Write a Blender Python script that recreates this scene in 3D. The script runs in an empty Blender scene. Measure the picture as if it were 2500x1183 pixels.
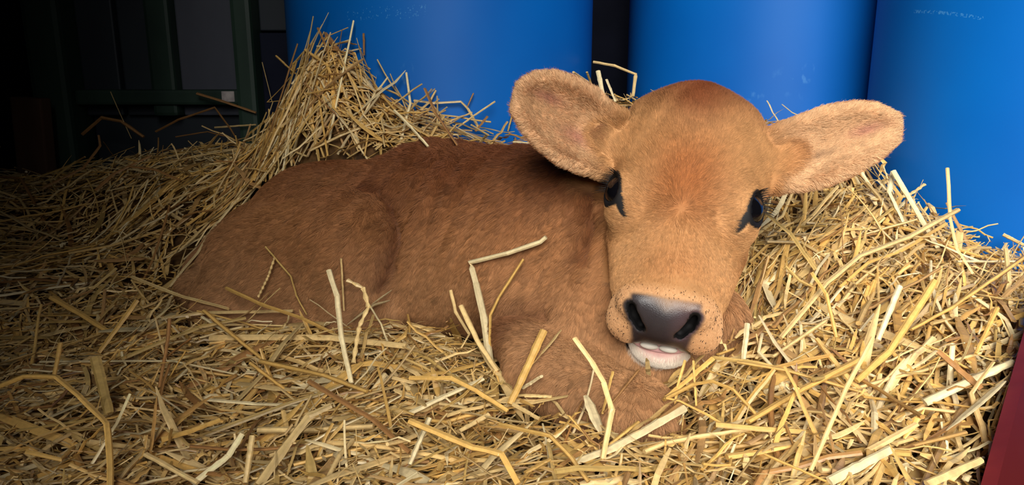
import bpy, math, random
import numpy as np
from mathutils import Vector

random.seed(7)
rng = np.random.default_rng(11)
SC = bpy.context.scene
COL = SC.collection

# ------------------------------------------------------------------ camera
FPX, PITCH, CAMZ = 1820.0, math.radians(13.0), 0.46
CAM = np.array([0.0, 0.0, CAMZ])
RT = np.array([1.0, 0.0, 0.0])
FW = np.array([0.0, math.cos(PITCH), -math.sin(PITCH)])
UP = np.array([0.0, math.sin(PITCH), math.cos(PITCH)])
cam_d = bpy.data.cameras.new('camera')
cam_d.sensor_fit = 'HORIZONTAL'
cam_d.sensor_width = 36.0
cam_d.lens = 36.0 * FPX / 2500.0
cam_d.clip_start = 0.02
cam = bpy.data.objects.new('camera', cam_d)
cam.location = CAM
cam.rotation_euler = (math.pi / 2 - PITCH, 0, 0)
COL.objects.link(cam)
SC.camera = cam


def ray(px, py):
    """direction of the view ray through a photo pixel, per metre of depth"""
    return FW + (px - 1250.0) / FPX * RT - (py - 591.5) / FPX * UP


def P(px, py, d):
    return CAM + d * ray(px, py)


def pix(p):
    q = np.asarray(p) - CAM
    d = q @ FW
    return 1250 + FPX * (q @ RT) / d, 591.5 - FPX * (q @ UP) / d, d


# ------------------------------------------------------------------ light
SC.view_settings.view_transform = 'Standard'
SC.view_settings.look = 'None'
SC.view_settings.gamma = 1.0
SC.view_settings.use_curve_mapping = False
SC.view_settings.exposure = 0.0
world = bpy.data.worlds.new('world')
SC.world = world
world.use_nodes = True
world.node_tree.nodes['Background'].inputs[0].default_value = (0.75, 0.85, 1.0, 1)
world.node_tree.nodes['Background'].inputs[1].default_value = 0.13


def area(name, loc, target, sx, sy, power, color, spread=180):
    l = bpy.data.lights.new(name, 'AREA')
    l.shape = 'RECTANGLE'
    l.size, l.size_y, l.energy, l.color = sx, sy, power, color
    l.spread = math.radians(spread)
    o = bpy.data.objects.new(name, l)
    o.location = loc
    v = Vector(target) - Vector(loc)
    o.rotation_euler = v.to_track_quat('-Z', 'Y').to_euler()
    COL.objects.link(o)
    return o


# daylight from the open stable doorway behind and above the camera
area('doorway_daylight', (0.12, -1.30, 1.38), (0.60, 0.85, 0.3), 1.5, 1.2, 26, (1.0, 0.98, 0.94), 73)


# ------------------------------------------------------------------ helpers
def S(r, g, b):
    """8-bit display colour -> linear"""
    f = lambda c: c / 12.92 if c <= 0.04045 else ((c + 0.055) / 1.055) ** 2.4
    return np.array([f(r / 255.0), f(g / 255.0), f(b / 255.0)])


def nrm(v):
    v = np.asarray(v, float)
    return v / np.maximum(np.linalg.norm(v, axis=-1, keepdims=True), 1e-9)


def sstep(a, b, x):
    t = np.clip((x - a) / (b - a), 0, 1)
    return t * t * (3 - 2 * t)


def noise(p, freq, seed, n=9):
    r = np.random.default_rng(seed)
    k = r.normal(size=(n, 3)) * freq
    ph = r.uniform(0, 6.28, n)
    return np.sin(p @ k.T + ph).mean(axis=1) * 1.7


def mesh_np(name, verts, faces_flat, sizes, mats, parent=None, smooth=True, mat_idx=None):
    me = bpy.data.meshes.new(name)
    nv, nf = len(verts), len(sizes)
    me.vertices.add(nv)
    me.vertices.foreach_set('co', np.asarray(verts, np.float32).ravel())
    me.loops.add(len(faces_flat))
    me.loops.foreach_set('vertex_index', np.asarray(faces_flat, np.int32))
    me.polygons.add(nf)
    st = np.concatenate([[0], np.cumsum(sizes)[:-1]]).astype(np.int32)
    me.polygons.foreach_set('loop_start', st)
    me.polygons.foreach_set('use_smooth', np.full(nf, smooth))
    if mat_idx is not None:
        me.polygons.foreach_set('material_index', np.asarray(mat_idx, np.int32))
    me.update(calc_edges=True)
    me.validate()
    for m in (mats if isinstance(mats, (list, tuple)) else [mats]):
        me.materials.append(m)
    o = bpy.data.objects.new(name, me)
    COL.objects.link(o)
    if parent is not None:
        o.parent = parent
    return o


def mesh_py(name, verts, faces, mat, parent=None, smooth=False):
    flat = [i for f in faces for i in f]
    return mesh_np(name, np.array(verts, float), flat, np.array([len(f) for f in faces]), mat, parent, smooth)


def tag(o, label=None, cat=None, group=None, kind=None):
    if label: o['label'] = label
    if cat: o['category'] = cat
    if group: o['group'] = group
    if kind: o['kind'] = kind
    return o


def empty(name, loc):
    o = bpy.data.objects.new(name, None)
    o.empty_display_size = 0.05
    o.location = loc
    COL.objects.link(o)
    return o


def boxes(name, lst, mat, parent=None, bevel=0.0):
    """lst of (x0,x1,y0,y1,z0,z1): one mesh of bevelled boxes"""
    import bmesh
    bm = bmesh.new()
    for (x0, x1, y0, y1, z0, z1) in lst:
        vs = [bm.verts.new((x, y, z)) for x in (x0, x1) for y in (y0, y1) for z in (z0, z1)]
        for f in ((0, 1, 3, 2), (4, 6, 7, 5), (0, 4, 5, 1), (2, 3, 7, 6), (0, 2, 6, 4), (1, 5, 7, 3)):
            bm.faces.new([vs[i] for i in f])
    if bevel:
        bmesh.ops.bevel(bm, geom=list(bm.edges), offset=bevel, segments=2, affect='EDGES', profile=0.6)
    bmesh.ops.recalc_face_normals(bm, faces=list(bm.faces))
    me = bpy.data.meshes.new(name)
    bm.to_mesh(me)
    bm.free()
    me.materials.append(mat)
    o = bpy.data.objects.new(name, me)
    COL.objects.link(o)
    if parent is not None:
        o.parent = parent
    return o


# ------------------------------------------------------------------ materials
def new_mat(name, rough=0.5, spec=0.5, col=(0.5, 0.5, 0.5)):
    m = bpy.data.materials.new(name)
    m.use_nodes = True
    b = m.node_tree.nodes['Principled BSDF']
    b.inputs['Base Color'].default_value = (*col, 1)
    b.inputs['Roughness'].default_value = rough
    b.inputs['Specular IOR Level'].default_value = spec
    return m, m.node_tree, b


def noisy_mat(name, c1, c2, scale, rough, spec=0.5, bump=0.0, stretch=(1, 1, 1), lo=0.35, hi=0.65, detail=6, bscale=None):
    m, nt, b = new_mat(name, rough, spec)
    tc = nt.nodes.new('ShaderNodeTexCoord')
    mp = nt.nodes.new('ShaderNodeMapping')
    mp.inputs['Scale'].default_value = stretch
    no = nt.nodes.new('ShaderNodeTexNoise')
    no.inputs['Scale'].default_value = scale
    no.inputs['Detail'].default_value = detail
    cr = nt.nodes.new('ShaderNodeValToRGB')
    cr.color_ramp.elements[0].position = lo
    cr.color_ramp.elements[1].position = hi
    cr.color_ramp.elements[0].color = (*c1, 1)
    cr.color_ramp.elements[1].color = (*c2, 1)
    nt.links.new(tc.outputs['Object'], mp.inputs[0])
    nt.links.new(mp.outputs[0], no.inputs['Vector'])
    nt.links.new(no.outputs[0], cr.inputs[0])
    nt.links.new(cr.outputs[0], b.inputs['Base Color'])
    if bump:
        bp = nt.nodes.new('ShaderNodeBump')
        bp.inputs['Strength'].default_value = bump
        bp.inputs['Distance'].default_value = 0.002
        src = no
        if bscale:
            src = nt.nodes.new('ShaderNodeTexNoise')
            src.inputs['Scale'].default_value = bscale
            src.inputs['Detail'].default_value = 4
            nt.links.new(mp.outputs[0], src.inputs['Vector'])
        nt.links.new(src.outputs[0], bp.inputs['Height'])
        nt.links.new(bp.outputs[0], b.inputs['Normal'])
    return m


def attr_mat(name, attr, rough, spec, var=0.0, vscale=300, bump=0.0, stretch=(1, 1, 1)):
    m, nt, b = new_mat(name, rough, spec)
    at = nt.nodes.new('ShaderNodeAttribute')
    at.attribute_name = attr
    out = at.outputs['Color']
    if var or bump:
        tc = nt.nodes.new('ShaderNodeTexCoord')
        no = nt.nodes.new('ShaderNodeTexNoise')
        no.inputs['Scale'].default_value = vscale
        no.inputs['Detail'].default_value = 4
        nt.links.new(tc.outputs['Object'], no.inputs['Vector'])
        if var:
            mr = nt.nodes.new('ShaderNodeMapRange')
            mr.inputs[1].default_value, mr.inputs[2].default_value = 0.25, 0.75
            mr.inputs[3].default_value, mr.inputs[4].default_value = 1 - var, 1 + var
            nt.links.new(no.outputs[0], mr.inputs[0])
            mx = nt.nodes.new('ShaderNodeVectorMath')
            mx.operation = 'SCALE'
            nt.links.new(out, mx.inputs[0])
            nt.links.new(mr.outputs[0], mx.inputs['Scale'])
            out = mx.outputs[0]
        if bump:
            bp = nt.nodes.new('ShaderNodeBump')
            bp.inputs['Strength'].default_value = bump
            bp.inputs['Distance'].default_value = 0.001
            nt.links.new(no.outputs[0], bp.inputs['Height'])
            nt.links.new(bp.outputs[0], b.inputs['Normal'])
    nt.links.new(out, b.inputs['Base Color'])
    return m, nt, b


M_wall = noisy_mat('navy_shade_boards', S(14, 18, 34), S(22, 26, 44), 6, 0.8, 0.2, 0.3)  # navy tint stands in for the dim blue shade in the drum gap
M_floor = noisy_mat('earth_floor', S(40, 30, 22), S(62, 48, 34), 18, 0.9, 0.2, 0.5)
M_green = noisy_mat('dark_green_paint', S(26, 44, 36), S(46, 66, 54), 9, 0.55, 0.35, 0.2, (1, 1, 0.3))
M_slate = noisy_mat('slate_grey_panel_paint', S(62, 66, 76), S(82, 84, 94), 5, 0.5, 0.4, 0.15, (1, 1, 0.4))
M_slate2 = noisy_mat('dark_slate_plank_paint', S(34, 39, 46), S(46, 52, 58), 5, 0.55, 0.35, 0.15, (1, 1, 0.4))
M_brownwood = noisy_mat('raw_brown_wood', S(70, 48, 38), S(96, 68, 52), 14, 0.8, 0.2, 0.4, (1, 1, 0.2))
M_pale = noisy_mat('pale_grey', S(150, 140, 138), S(196, 186, 180), 60, 0.7, 0.3)
M_red = noisy_mat('worn_red_paint', S(84, 16, 18), S(108, 44, 44), 16, 0.5, 0.4, 0.2, (1, 1, 1), 0.5, 0.85, 8)
M_red2 = noisy_mat('red_paint_edge', S(104, 18, 20), S(118, 28, 28), 30, 0.5, 0.4, 0.2)


def drum_mat(marks=()):
    m, nt, b = new_mat('blue_drum_plastic', 0.44, 0.36, S(0, 92, 200))
    tc = nt.nodes.new('ShaderNodeTexCoord')
    no = nt.nodes.new('ShaderNodeTexNoise')
    no.inputs['Scale'].default_value = 3.0
    no.inputs['Detail'].default_value = 3
    cr = nt.nodes.new('ShaderNodeValToRGB')
    cr.color_ramp.elements[0].position, cr.color_ramp.elements[1].position = 0.3, 0.7
    cr.color_ramp.elements[0].color = (*S(0, 89, 172), 1)
    cr.color_ramp.elements[1].color = (*S(0, 105, 190), 1)
    nt.links.new(tc.outputs['Object'], no.inputs['Vector'])
    nt.links.new(no.outputs[0], cr.inputs[0])
    # pale scuffs: sparse fine noise gated by a large one
    n1 = nt.nodes.new('ShaderNodeTexNoise'); n1.inputs['Scale'].default_value = 70; n1.inputs['Detail'].default_value = 8
    mp = nt.nodes.new('ShaderNodeMapping'); mp.inputs['Scale'].default_value = (1, 1, 0.6)
    n2 = nt.nodes.new('ShaderNodeTexNoise'); n2.inputs['Scale'].default_value = 4.5; n2.inputs['Detail'].default_value = 2
    nt.links.new(tc.outputs['Object'], mp.inputs[0]); nt.links.new(mp.outputs[0], n1.inputs['Vector'])
    nt.links.new(tc.outputs['Object'], n2.inputs['Vector'])
    r1 = nt.nodes.new('ShaderNodeMapRange'); r1.inputs[1].default_value, r1.inputs[2].default_value = 0.60, 0.72
    r2 = nt.nodes.new('ShaderNodeMapRange'); r2.inputs[1].default_value, r2.inputs[2].default_value = 0.68, 0.76
    nt.links.new(n1.outputs[0], r1.inputs[0]); nt.links.new(n2.outputs[0], r2.inputs[0])
    mu = nt.nodes.new('ShaderNodeMath'); mu.operation = 'MULTIPLY'
    nt.links.new(r1.outputs[0], mu.inputs[0]); nt.links.new(r2.outputs[0], mu.inputs[1])
    mu2 = nt.nodes.new('ShaderNodeMath'); mu2.operation = 'MULTIPLY'; mu2.inputs[1].default_value = 0.35
    nt.links.new(mu.outputs[0], mu2.inputs[0])
    mx = nt.nodes.new('ShaderNodeMix'); mx.data_type = 'RGBA'
    nt.links.new(mu2.outputs[0], mx.inputs[0])
    nt.links.new(cr.outputs[0], mx.inputs[6]); mx.inputs[7].default_value = (*S(120, 190, 230), 1)
    out = mx.outputs[2]
    # scraped lines: a band of speckle between two points on the drum (x0, x1, z0, z1, half width) in drum coordinates
    if marks:
        sx = nt.nodes.new('ShaderNodeSeparateXYZ'); nt.links.new(tc.outputs['Object'], sx.inputs[0])
        sp = nt.nodes.new('ShaderNodeTexNoise'); sp.inputs['Scale'].default_value = 330; sp.inputs['Detail'].default_value = 5
        nt.links.new(tc.outputs['Object'], sp.inputs['Vector'])

        def mth(op, a, bb, c=None):
            q = nt.nodes.new('ShaderNodeMath'); q.operation = op
            for k, v in enumerate((a, bb, c)):
                if v is None: continue
                if isinstance(v, (int, float)): q.inputs[k].default_value = v
                else: nt.links.new(v, q.inputs[k])
            return q.outputs[0]
        for (x0, x1, z0, z1, hw, lo) in marks:
            line = mth('MULTIPLY_ADD', mth('SUBTRACT', sx.outputs[0], x0), (z1 - z0) / (x1 - x0), z0)
            dz = mth('ABSOLUTE', mth('SUBTRACT', sx.outputs[2], line), 0)
            k = mth('MULTIPLY', mth('LESS_THAN', dz, hw), mth('MULTIPLY', mth('GREATER_THAN', sx.outputs[0], x0), mth('LESS_THAN', sx.outputs[0], x1)))
            k = mth('MULTIPLY', mth('MULTIPLY', k, mth('LESS_THAN', sx.outputs[1], 0.0)), mth('GREATER_THAN', sp.outputs[0], lo))
            m2 = nt.nodes.new('ShaderNodeMix'); m2.data_type = 'RGBA'
            nt.links.new(mth('MULTIPLY', k, 0.26), m2.inputs[0]); nt.links.new(out, m2.inputs[6]); m2.inputs[7].default_value = (*S(110, 190, 235), 1)
            out = m2.outputs[2]
    nt.links.new(out, b.inputs['Base Color'])
    bp = nt.nodes.new('ShaderNodeBump'); bp.inputs['Strength'].default_value = 0.05; bp.inputs['Distance'].default_value = 0.002
    n3 = nt.nodes.new('ShaderNodeTexNoise'); n3.inputs['Scale'].default_value = 14
    nt.links.new(tc.outputs['Object'], n3.inputs['Vector']); nt.links.new(n3.outputs[0], bp.inputs['Height'])
    nt.links.new(bp.outputs[0], b.inputs['Normal'])
    return m



# ------------------------------------------------------------------ the setting
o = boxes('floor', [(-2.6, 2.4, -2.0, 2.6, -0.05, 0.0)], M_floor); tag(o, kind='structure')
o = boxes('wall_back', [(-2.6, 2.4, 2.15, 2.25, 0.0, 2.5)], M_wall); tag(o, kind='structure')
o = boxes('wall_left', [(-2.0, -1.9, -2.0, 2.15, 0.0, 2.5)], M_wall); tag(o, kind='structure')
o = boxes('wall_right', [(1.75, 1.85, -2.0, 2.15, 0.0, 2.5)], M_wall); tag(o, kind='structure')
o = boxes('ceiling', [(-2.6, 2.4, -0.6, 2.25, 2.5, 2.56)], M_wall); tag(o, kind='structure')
# unseen wall piece added behind the camera to shade the left side
o = boxes('shade_wall', [(-2.0, -0.22, -0.45, -0.37, 0.0, 2.5)], M_wall); tag(o, kind='structure')

# dark panelled door at the back
DY = 1.72
door = empty('door_1', (-0.80, DY, 0.0))
tag(door, 'dark green framed panelled stable door in the shade behind the straw', 'door', kind='structure')


def dbox(name, lst, mat, bevel=0.004, parent=door):
    o = boxes(name, [(a + 0.80, b + 0.80, c, d, e, f) for a, b, c, d, e, f in lst], mat, parent, bevel)
    return o


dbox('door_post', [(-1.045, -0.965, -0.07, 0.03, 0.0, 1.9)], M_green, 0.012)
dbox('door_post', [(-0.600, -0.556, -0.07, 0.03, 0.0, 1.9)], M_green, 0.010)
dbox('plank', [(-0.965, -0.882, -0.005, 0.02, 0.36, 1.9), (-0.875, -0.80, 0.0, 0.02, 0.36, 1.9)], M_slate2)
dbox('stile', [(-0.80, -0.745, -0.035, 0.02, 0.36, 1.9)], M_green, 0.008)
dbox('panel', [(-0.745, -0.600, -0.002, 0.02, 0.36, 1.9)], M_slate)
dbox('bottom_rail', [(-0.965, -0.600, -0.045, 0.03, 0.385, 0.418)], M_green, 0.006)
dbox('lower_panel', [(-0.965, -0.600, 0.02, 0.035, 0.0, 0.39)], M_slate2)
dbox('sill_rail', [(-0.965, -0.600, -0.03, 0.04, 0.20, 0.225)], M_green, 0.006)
dbox('pale_patch', [(-0.640, -0.612, -0.0475, -0.044, 0.392, 0.415)], M_pale, 0.001)  # small pale patch on the bottom rail
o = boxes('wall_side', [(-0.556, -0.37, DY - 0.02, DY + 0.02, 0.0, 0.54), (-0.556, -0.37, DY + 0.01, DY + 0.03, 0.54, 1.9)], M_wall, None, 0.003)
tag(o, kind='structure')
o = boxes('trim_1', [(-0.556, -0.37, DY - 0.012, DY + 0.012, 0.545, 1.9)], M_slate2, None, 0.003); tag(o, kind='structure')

stub = boxes('wooden_board', [(-0.036, 0.036, -0.015, 0.015, 0.0, 0.405)], M_brownwood, None, 0.004)
stub.location = (-1.035, 1.60, 0.0)
stub.rotation_euler = (0, math.radians(3), math.radians(-8))
tag(stub, 'short brown board standing upright in the dark left of the green door', 'board')

# ------------------------------------------------------------------ blue drums
DR = 0.29
prof = [(0.0, 0.0), (0.262, 0.0), (0.278, 0.008), (0.285, 0.03), (DR - 0.002, 0.10), (DR, 0.25), (DR, 0.66), (DR + 0.004, 0.672), (DR + 0.004, 0.70), (DR, 0.712),
        (DR - 0.002, 0.80), (DR - 0.010, 0.835), (DR - 0.004, 0.845), (DR - 0.002, 0.87), (DR - 0.012, 0.88), (DR - 0.022, 0.875), (DR - 0.028, 0.855), (0.0, 0.86)]


def lathe(name, prof, mat, n=128, parent=None):
    vs, fs = [], []
    for r, z in prof:
        for k in range(n):
            a = 2 * math.pi * k / n
            vs.append((r * math.cos(a), r * math.sin(a), z))
    for i in range(len(prof) - 1):
        for k in range(n):
            fs.append((i * n + k, i * n + (k + 1) % n, (i + 1) * n + (k + 1) % n, (i + 1) * n + k))
    return mesh_py(name, vs, fs, mat, parent, True)


def xy(px, d, py=300):
    q = P(px, py, d)
    return q[0], q[1]


DRUMS = []
def drum_point(px, py, cx, cy):
    ds = np.arange(0.5, 1.7, 0.0005)
    q = CAM + ds[:, None] * ray(px, py)
    k = np.where((q[:, 0] - cx) ** 2 + (q[:, 1] - cy) ** 2 < DR ** 2)[0]
    return q[k[0]] - np.array([cx, cy, 0])


for (cx, cy, lab, mk) in ((-0.136, 1.50, 'blue plastic drum behind the straw heap and the calf back', ((845, 35, 1045, 28, 0.010, 0.63),)),
                          (0.532, 1.585, 'middle blue plastic drum directly behind the calf head', ()),
                          (0.828, 1.085, 'nearest and brightest blue plastic drum beside the ear on the right', ((2232, 28, 2400, 45, 0.0022, 0.53),))):
    mk2 = []
    for (xa, ya, xb, yb, hw, lo) in mk:
        a, b = drum_point(xa, ya, cx, cy), drum_point(xb, yb, cx, cy)
        mk2.append((a[0], b[0], a[2], b[2], hw, lo))
    o = lathe('plastic_drum', prof, drum_mat(mk2))
    o.location = (cx, cy, 0)
    tag(o, lab, 'drum', 'blue plastic drums behind the calf')
    DRUMS.append((cx, cy, o))

# ------------------------------------------------------------------ red board at the lower right corner
L0, L1 = P(2430, 1200, 0.48), P(2512, 880, 0.60)
ax = nrm(L1 - L0)
L0 = L0 - ax * 0.10
L1 = L1 + ax * 0.16
wd = np.array([0.55, 0.0, -0.80]); wd = nrm(wd - ax * (wd @ ax))
BN = np.cross(ax, wd); BN = BN if BN[1] < 0 else -BN        # the face that looks at the camera
th = -BN * 0.010
vs = []
for base in (L0, L1):
    for w in (0, 0.30):
        for t in (0, 1):
            vs.append(base + wd * w + th * t)
o = mesh_py('painted_board', vs, [(0, 2, 6, 4), (1, 5, 7, 3), (4, 6, 7, 5), (0, 1, 3, 2), (2, 3, 7, 6), (0, 4, 5, 1)], M_red)
o.data.materials.append(M_red2)
o.data.polygons[5].material_index = 1
o.data.polygons[2].material_index = 1
tag(o, 'worn red painted board edge beside the straw in the lower right corner', 'board')


# ================================================================== CALF: distance field
HEAD_D = 0.69
O_H = P(1668, 485, HEAD_D)
tw = nrm(CAM - O_H)
r_ = nrm(RT - tw * (RT @ tw)); u_ = np.cross(tw, r_)
TH, TAU = math.radians(8.0), math.radians(30.0)
E1 = math.cos(TH) * r_ - math.sin(TH) * u_
DN = -math.sin(TH) * r_ - math.cos(TH) * u_
E2 = math.cos(TAU) * DN + math.sin(TAU) * tw
E3 = math.cos(TAU) * tw - math.sin(TAU) * DN
HB = np.array([E1, E2, E3])


def H(x, y, z):
    return O_H + 0.01 * (x * E1 + y * E2 + z * E3)


def to_head(p):
    return (p - O_H) @ HB.T * 100.0


def axis(lo, flo, fhi, hi, fine, coarse):
    a = np.arange(lo, flo, coarse)
    b = np.arange(flo, fhi, fine)
    c = np.arange(fhi, hi, coarse)
    return np.concatenate([a, b, c])


XS = axis(-0.62, -0.02, 0.40, 0.43, 0.0016, 0.0048)
YS = axis(0.50, 0.545, 0.815, 1.45, 0.0016, 0.0048)
ZS = axis(0.02, 0.20, 0.485, 0.53, 0.0016, 0.0048)
D = np.full((len(XS), len(YS), len(ZS)), 1.0, np.float32)


def block(lo, hi):
    i0, i1 = np.searchsorted(XS, lo[0]), np.searchsorted(XS, hi[0])
    j0, j1 = np.searchsorted(YS, lo[1]), np.searchsorted(YS, hi[1])
    k0, k1 = np.searchsorted(ZS, lo[2]), np.searchsorted(ZS, hi[2])
    sl = (slice(i0, i1), slice(j0, j1), slice(k0, k1))
    return sl, XS[sl[0]][:, None, None].astype(np.float32), YS[sl[1]][None, :, None].astype(np.float32), ZS[sl[2]][None, None, :].astype(np.float32)


def apply(sl, d, k, op):
    a = D[sl]
    if op == 'add':
        h = np.clip(0.5 + 0.5 * (d - a) / k, 0, 1)
        D[sl] = d * (1 - h) + a * h - k * h * (1 - h)
    else:
        h = np.clip(0.5 - 0.5 * (a + d) / k, 0, 1)
        D[sl] = a * (1 - h) - d * h + k * h * (1 - h)


def rcone(a, b, ra, rb, k=0.02, op='add'):
    a, b = np.asarray(a, float), np.asarray(b, float)
    m = max(ra, rb) + k + 0.02
    sl, X, Y, Z = block(np.minimum(a, b) - m, np.maximum(a, b) + m)
    ba = b - a
    L2 = max(ba @ ba, 1e-12)
    x, y, z = X - a[0], Y - a[1], Z - a[2]
    t = np.clip((x * ba[0] + y * ba[1] + z * ba[2]) / L2, 0, 1)
    d = np.sqrt((x - t * ba[0]) ** 2 + (y - t * ba[1]) ** 2 + (z - t * ba[2]) ** 2) - (ra + (rb - ra) * t)
    apply(sl, d.astype(np.float32), k, op)


def ell(c, rad, B=np.eye(3), k=0.02, op='add'):
    c = np.asarray(c, float)
    m = max(rad) + k + 0.02
    sl, X, Y, Z = block(c - m, c + m)
    x, y, z = X - c[0], Y - c[1], Z - c[2]
    k0 = k1 = 0
    for i in range(3):
        q = x * B[i][0] + y * B[i][1] + z * B[i][2]
        k0 = k0 + (q / rad[i]) ** 2
        k1 = k1 + (q / rad[i] ** 2) ** 2
    k0, k1 = np.sqrt(k0), np.sqrt(k1) + 1e-9
    apply(sl, (k0 * (k0 - 1) / k1).astype(np.float32), k, op)


def pc(a, b, k=0.02, op='add'):
    """round cone between two (px, py, depth, radius px)"""
    rcone(P(*a[:3]), P(*b[:3]), a[3] * a[2] / FPX, b[3] * b[2] / FPX, k, op)


# --- trunk, rump, limbs
pc((785, 596, 1.13, 178), (1080, 562, 1.06, 200), 0.02)
pc((1080, 565, 1.06, 200), (1340, 585, 0.97, 222), 0.03)
pc((1340, 620, 0.93, 190), (1540, 770, 0.88, 175), 0.04)          # chest / brisket
pc((640, 645, 1.20, 118), (800, 588, 1.14, 160), 0.05)            # rump
pc((545, 690, 1.18, 90), (650, 640, 1.19, 120), 0.05)
pc((640, 655, 1.055, 120), (866, 588, 0.978, 122), 0.012)          # thigh
pc((866, 588, 0.98, 120), (880, 760, 0.955, 82), 0.03)             # stifle towards the ground
pc((640, 655, 1.06, 118), (560, 760, 1.02, 75), 0.03)             # down to the hock
pc((500, 715, 1.10, 62), (560, 760, 1.03, 70), 0.03)
pc((640, 700, 1.03, 90), (900, 735, 0.97, 78), 0.03)
pc((560, 790, 1.00, 50), (860, 830, 0.94, 45), 0.02)              # shank under the straw
pc((1130, 640, 0.99, 175), (1300, 660, 0.92, 170), 0.04)          # ribs to shoulder
pc((1320, 600, 0.90, 130), (1285, 790, 0.84, 85), 0.03)           # upper arm
pc((1290, 800, 0.83, 88), (1330, 900, 0.78, 82), 0.02)            # elbow
pc((1330, 900, 0.77, 85), (1545, 1018, 0.672, 86), 0.02)          # forearm to the folded knee
pc((1545, 1018, 0.672, 86), (1420, 1110, 0.70, 62), 0.02)         # cannon folded back under
pc((1600, 780, 0.86, 120), (1700, 830, 0.83, 85), 0.03)           # far shoulder / leg
pc((1700, 830, 0.83, 85), (1640, 960, 0.78, 60), 0.03)
pc((1380, 560, 0.95, 165), (1640, 500, 0.825, 118), 0.05)         # neck
pc((1500, 700, 0.86, 120), (1640, 560, 0.80, 95), 0.05)           # throat
pc((1450, 520, 0.865, 110), (1500, 760, 0.805, 120), 0.05)        # side of the neck
pc((1500, 760, 0.805, 120), (1600, 860, 0.765, 78), 0.04)         # brisket under the chin
pc((1600, 800, 0.80, 100), (1725, 780, 0.80, 78), 0.04)

# --- head (local cm)
def hc(a, b, ra, rb, k, op='add'):
    rcone(H(*a), H(*b), ra * 0.01, rb * 0.01, k * 0.01, op)


def he(c, rad, k, op='add', B=HB):
    ell(H(*c), [r * 0.01 for r in rad], B, k * 0.01, op)


he((0, -8.3, -5.3), (6.6, 8.0, 6.0), 2.5)
hc((0, -3, -5.0), (0, 8.5, -3.9), 5.5, 3.9, 2.0)
for s in (-1, 1):
    hc((s * 3.6, -10.2, -4.8), (s * 4.0, -2, -2.8), 3.4, 2.6, 2.0)      # frontal corners
    hc((s * 5.0, -1.8, -2.8), (s * 5.0, 0.4, -2.8), 2.2, 2.2, 1.2)     # orbit
    hc((s * 4.2, 2.0, -6.0), (s * 3.3, 7.2, -4.8), 2.5, 2.2, 1.8)      # cheek
    hc((s * 3.8, -2.0, -8.5), (s * 3.0, 4.0, -8.0), 3.2, 2.4, 2.0)     # jaw muscle
    he((s * 3.1, 10.7, -4.8), (2.2, 2.25, 2.5), 1.2)                   # lip lobes
    he((s * 2.4, 10.2, -1.4), (1.9, 1.7, 1.6), 0.7)                    # nostril wings
he((0, 9.9, -3.6), (4.7, 2.9, 3.9), 0.8)
he((0, 11.1, -2.9), (2.7, 1.9, 2.7), 0.6)
hc((0, -3, -9.6), (0, 9.0, -8.6), 3.8, 2.3, 1.5)
he((0, 11.1, -9.2), (3.0, 2.3, 1.7), 0.5)
he((0, 12.9, -7.25), (3.0, 2.0, 0.36), 0.25, 'sub')

# --- ears: sheets of small spheres between an upper and a lower edge (photo pixels + depth)
EAR_L = [((1520, 290), (1490, 420), .755, 2.4), ((1492, 272), (1468, 418), .748, 2.6), ((1455, 236), (1425, 408), .740, 2.6), ((1408, 208), (1372, 386), .733, 2.3),
         ((1358, 192), (1326, 350), .728, 1.8), ((1312, 193), (1291, 312), .725, 1.2), ((1278, 212), (1266, 268), .724, 0.4)]
EAR_R = [((1875, 330), (1870, 445), .750, 2.2), ((1905, 318), (1900, 448), .745, 2.5), ((1955, 298), (1948, 452), .738, 2.5), ((2012, 277), (2008, 440), .733, 2.2),
         ((2072, 266), (2070, 414), .730, 1.8), ((2130, 268), (2130, 380), .728, 1.2), ((2180, 290), (2178, 340), .728, 0.5)]
EAR_AX = {}
EAR_PTS = []
for side, st in ((-1, EAR_L), (1, EAR_R)):
    T = np.array([list(a) + list(b) + [d, c] for a, b, d, c in st], float)
    n = 34
    tt = np.linspace(0, len(T) - 1, n)
    i = np.minimum(tt.astype(int), len(T) - 2); f = (tt - i)[:, None]
    Q = T[i] * (1 - f) + T[i + 1] * f
    for q in Q:
        wpx = math.hypot(q[0] - q[2], q[1] - q[3])
        m = max(5, int(wpx / 7))
        for v in np.linspace(-1, 1, m):
            a = (v + 1) / 2
            px, py = q[0] * (1 - a) + q[2] * a, q[1] * (1 - a) + q[3] * a
            cup = q[5] * 0.01 * (1 - v * v) ** 0.9
            EAR_PTS.append(P(px, py, q[4] + cup))
            rcone(EAR_PTS[-1], EAR_PTS[-1] + 1e-5, 0.0036, 0.0036, 0.005)
    EAR_AX[side] = (P((T[0, 0] + T[0, 2]) / 2, (T[0, 1] + T[0, 3]) / 2, T[0, 4]), P((T[-1, 0] + T[-1, 2]) / 2, (T[-1, 1] + T[-1, 3]) / 2, T[-1, 4]))
    # ridge of the outer ear root
    b0 = H(side * 5.6, -6.2, -5.5)
    rcone(b0, P((T[1, 0] + T[1, 2]) / 2, (T[1, 1] + T[1, 3]) / 2, T[1, 4] + 0.022), 0.026, 0.020, 0.02)


EAR_PTS = np.array(EAR_PTS)


EAR_SOFT = {}


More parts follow.
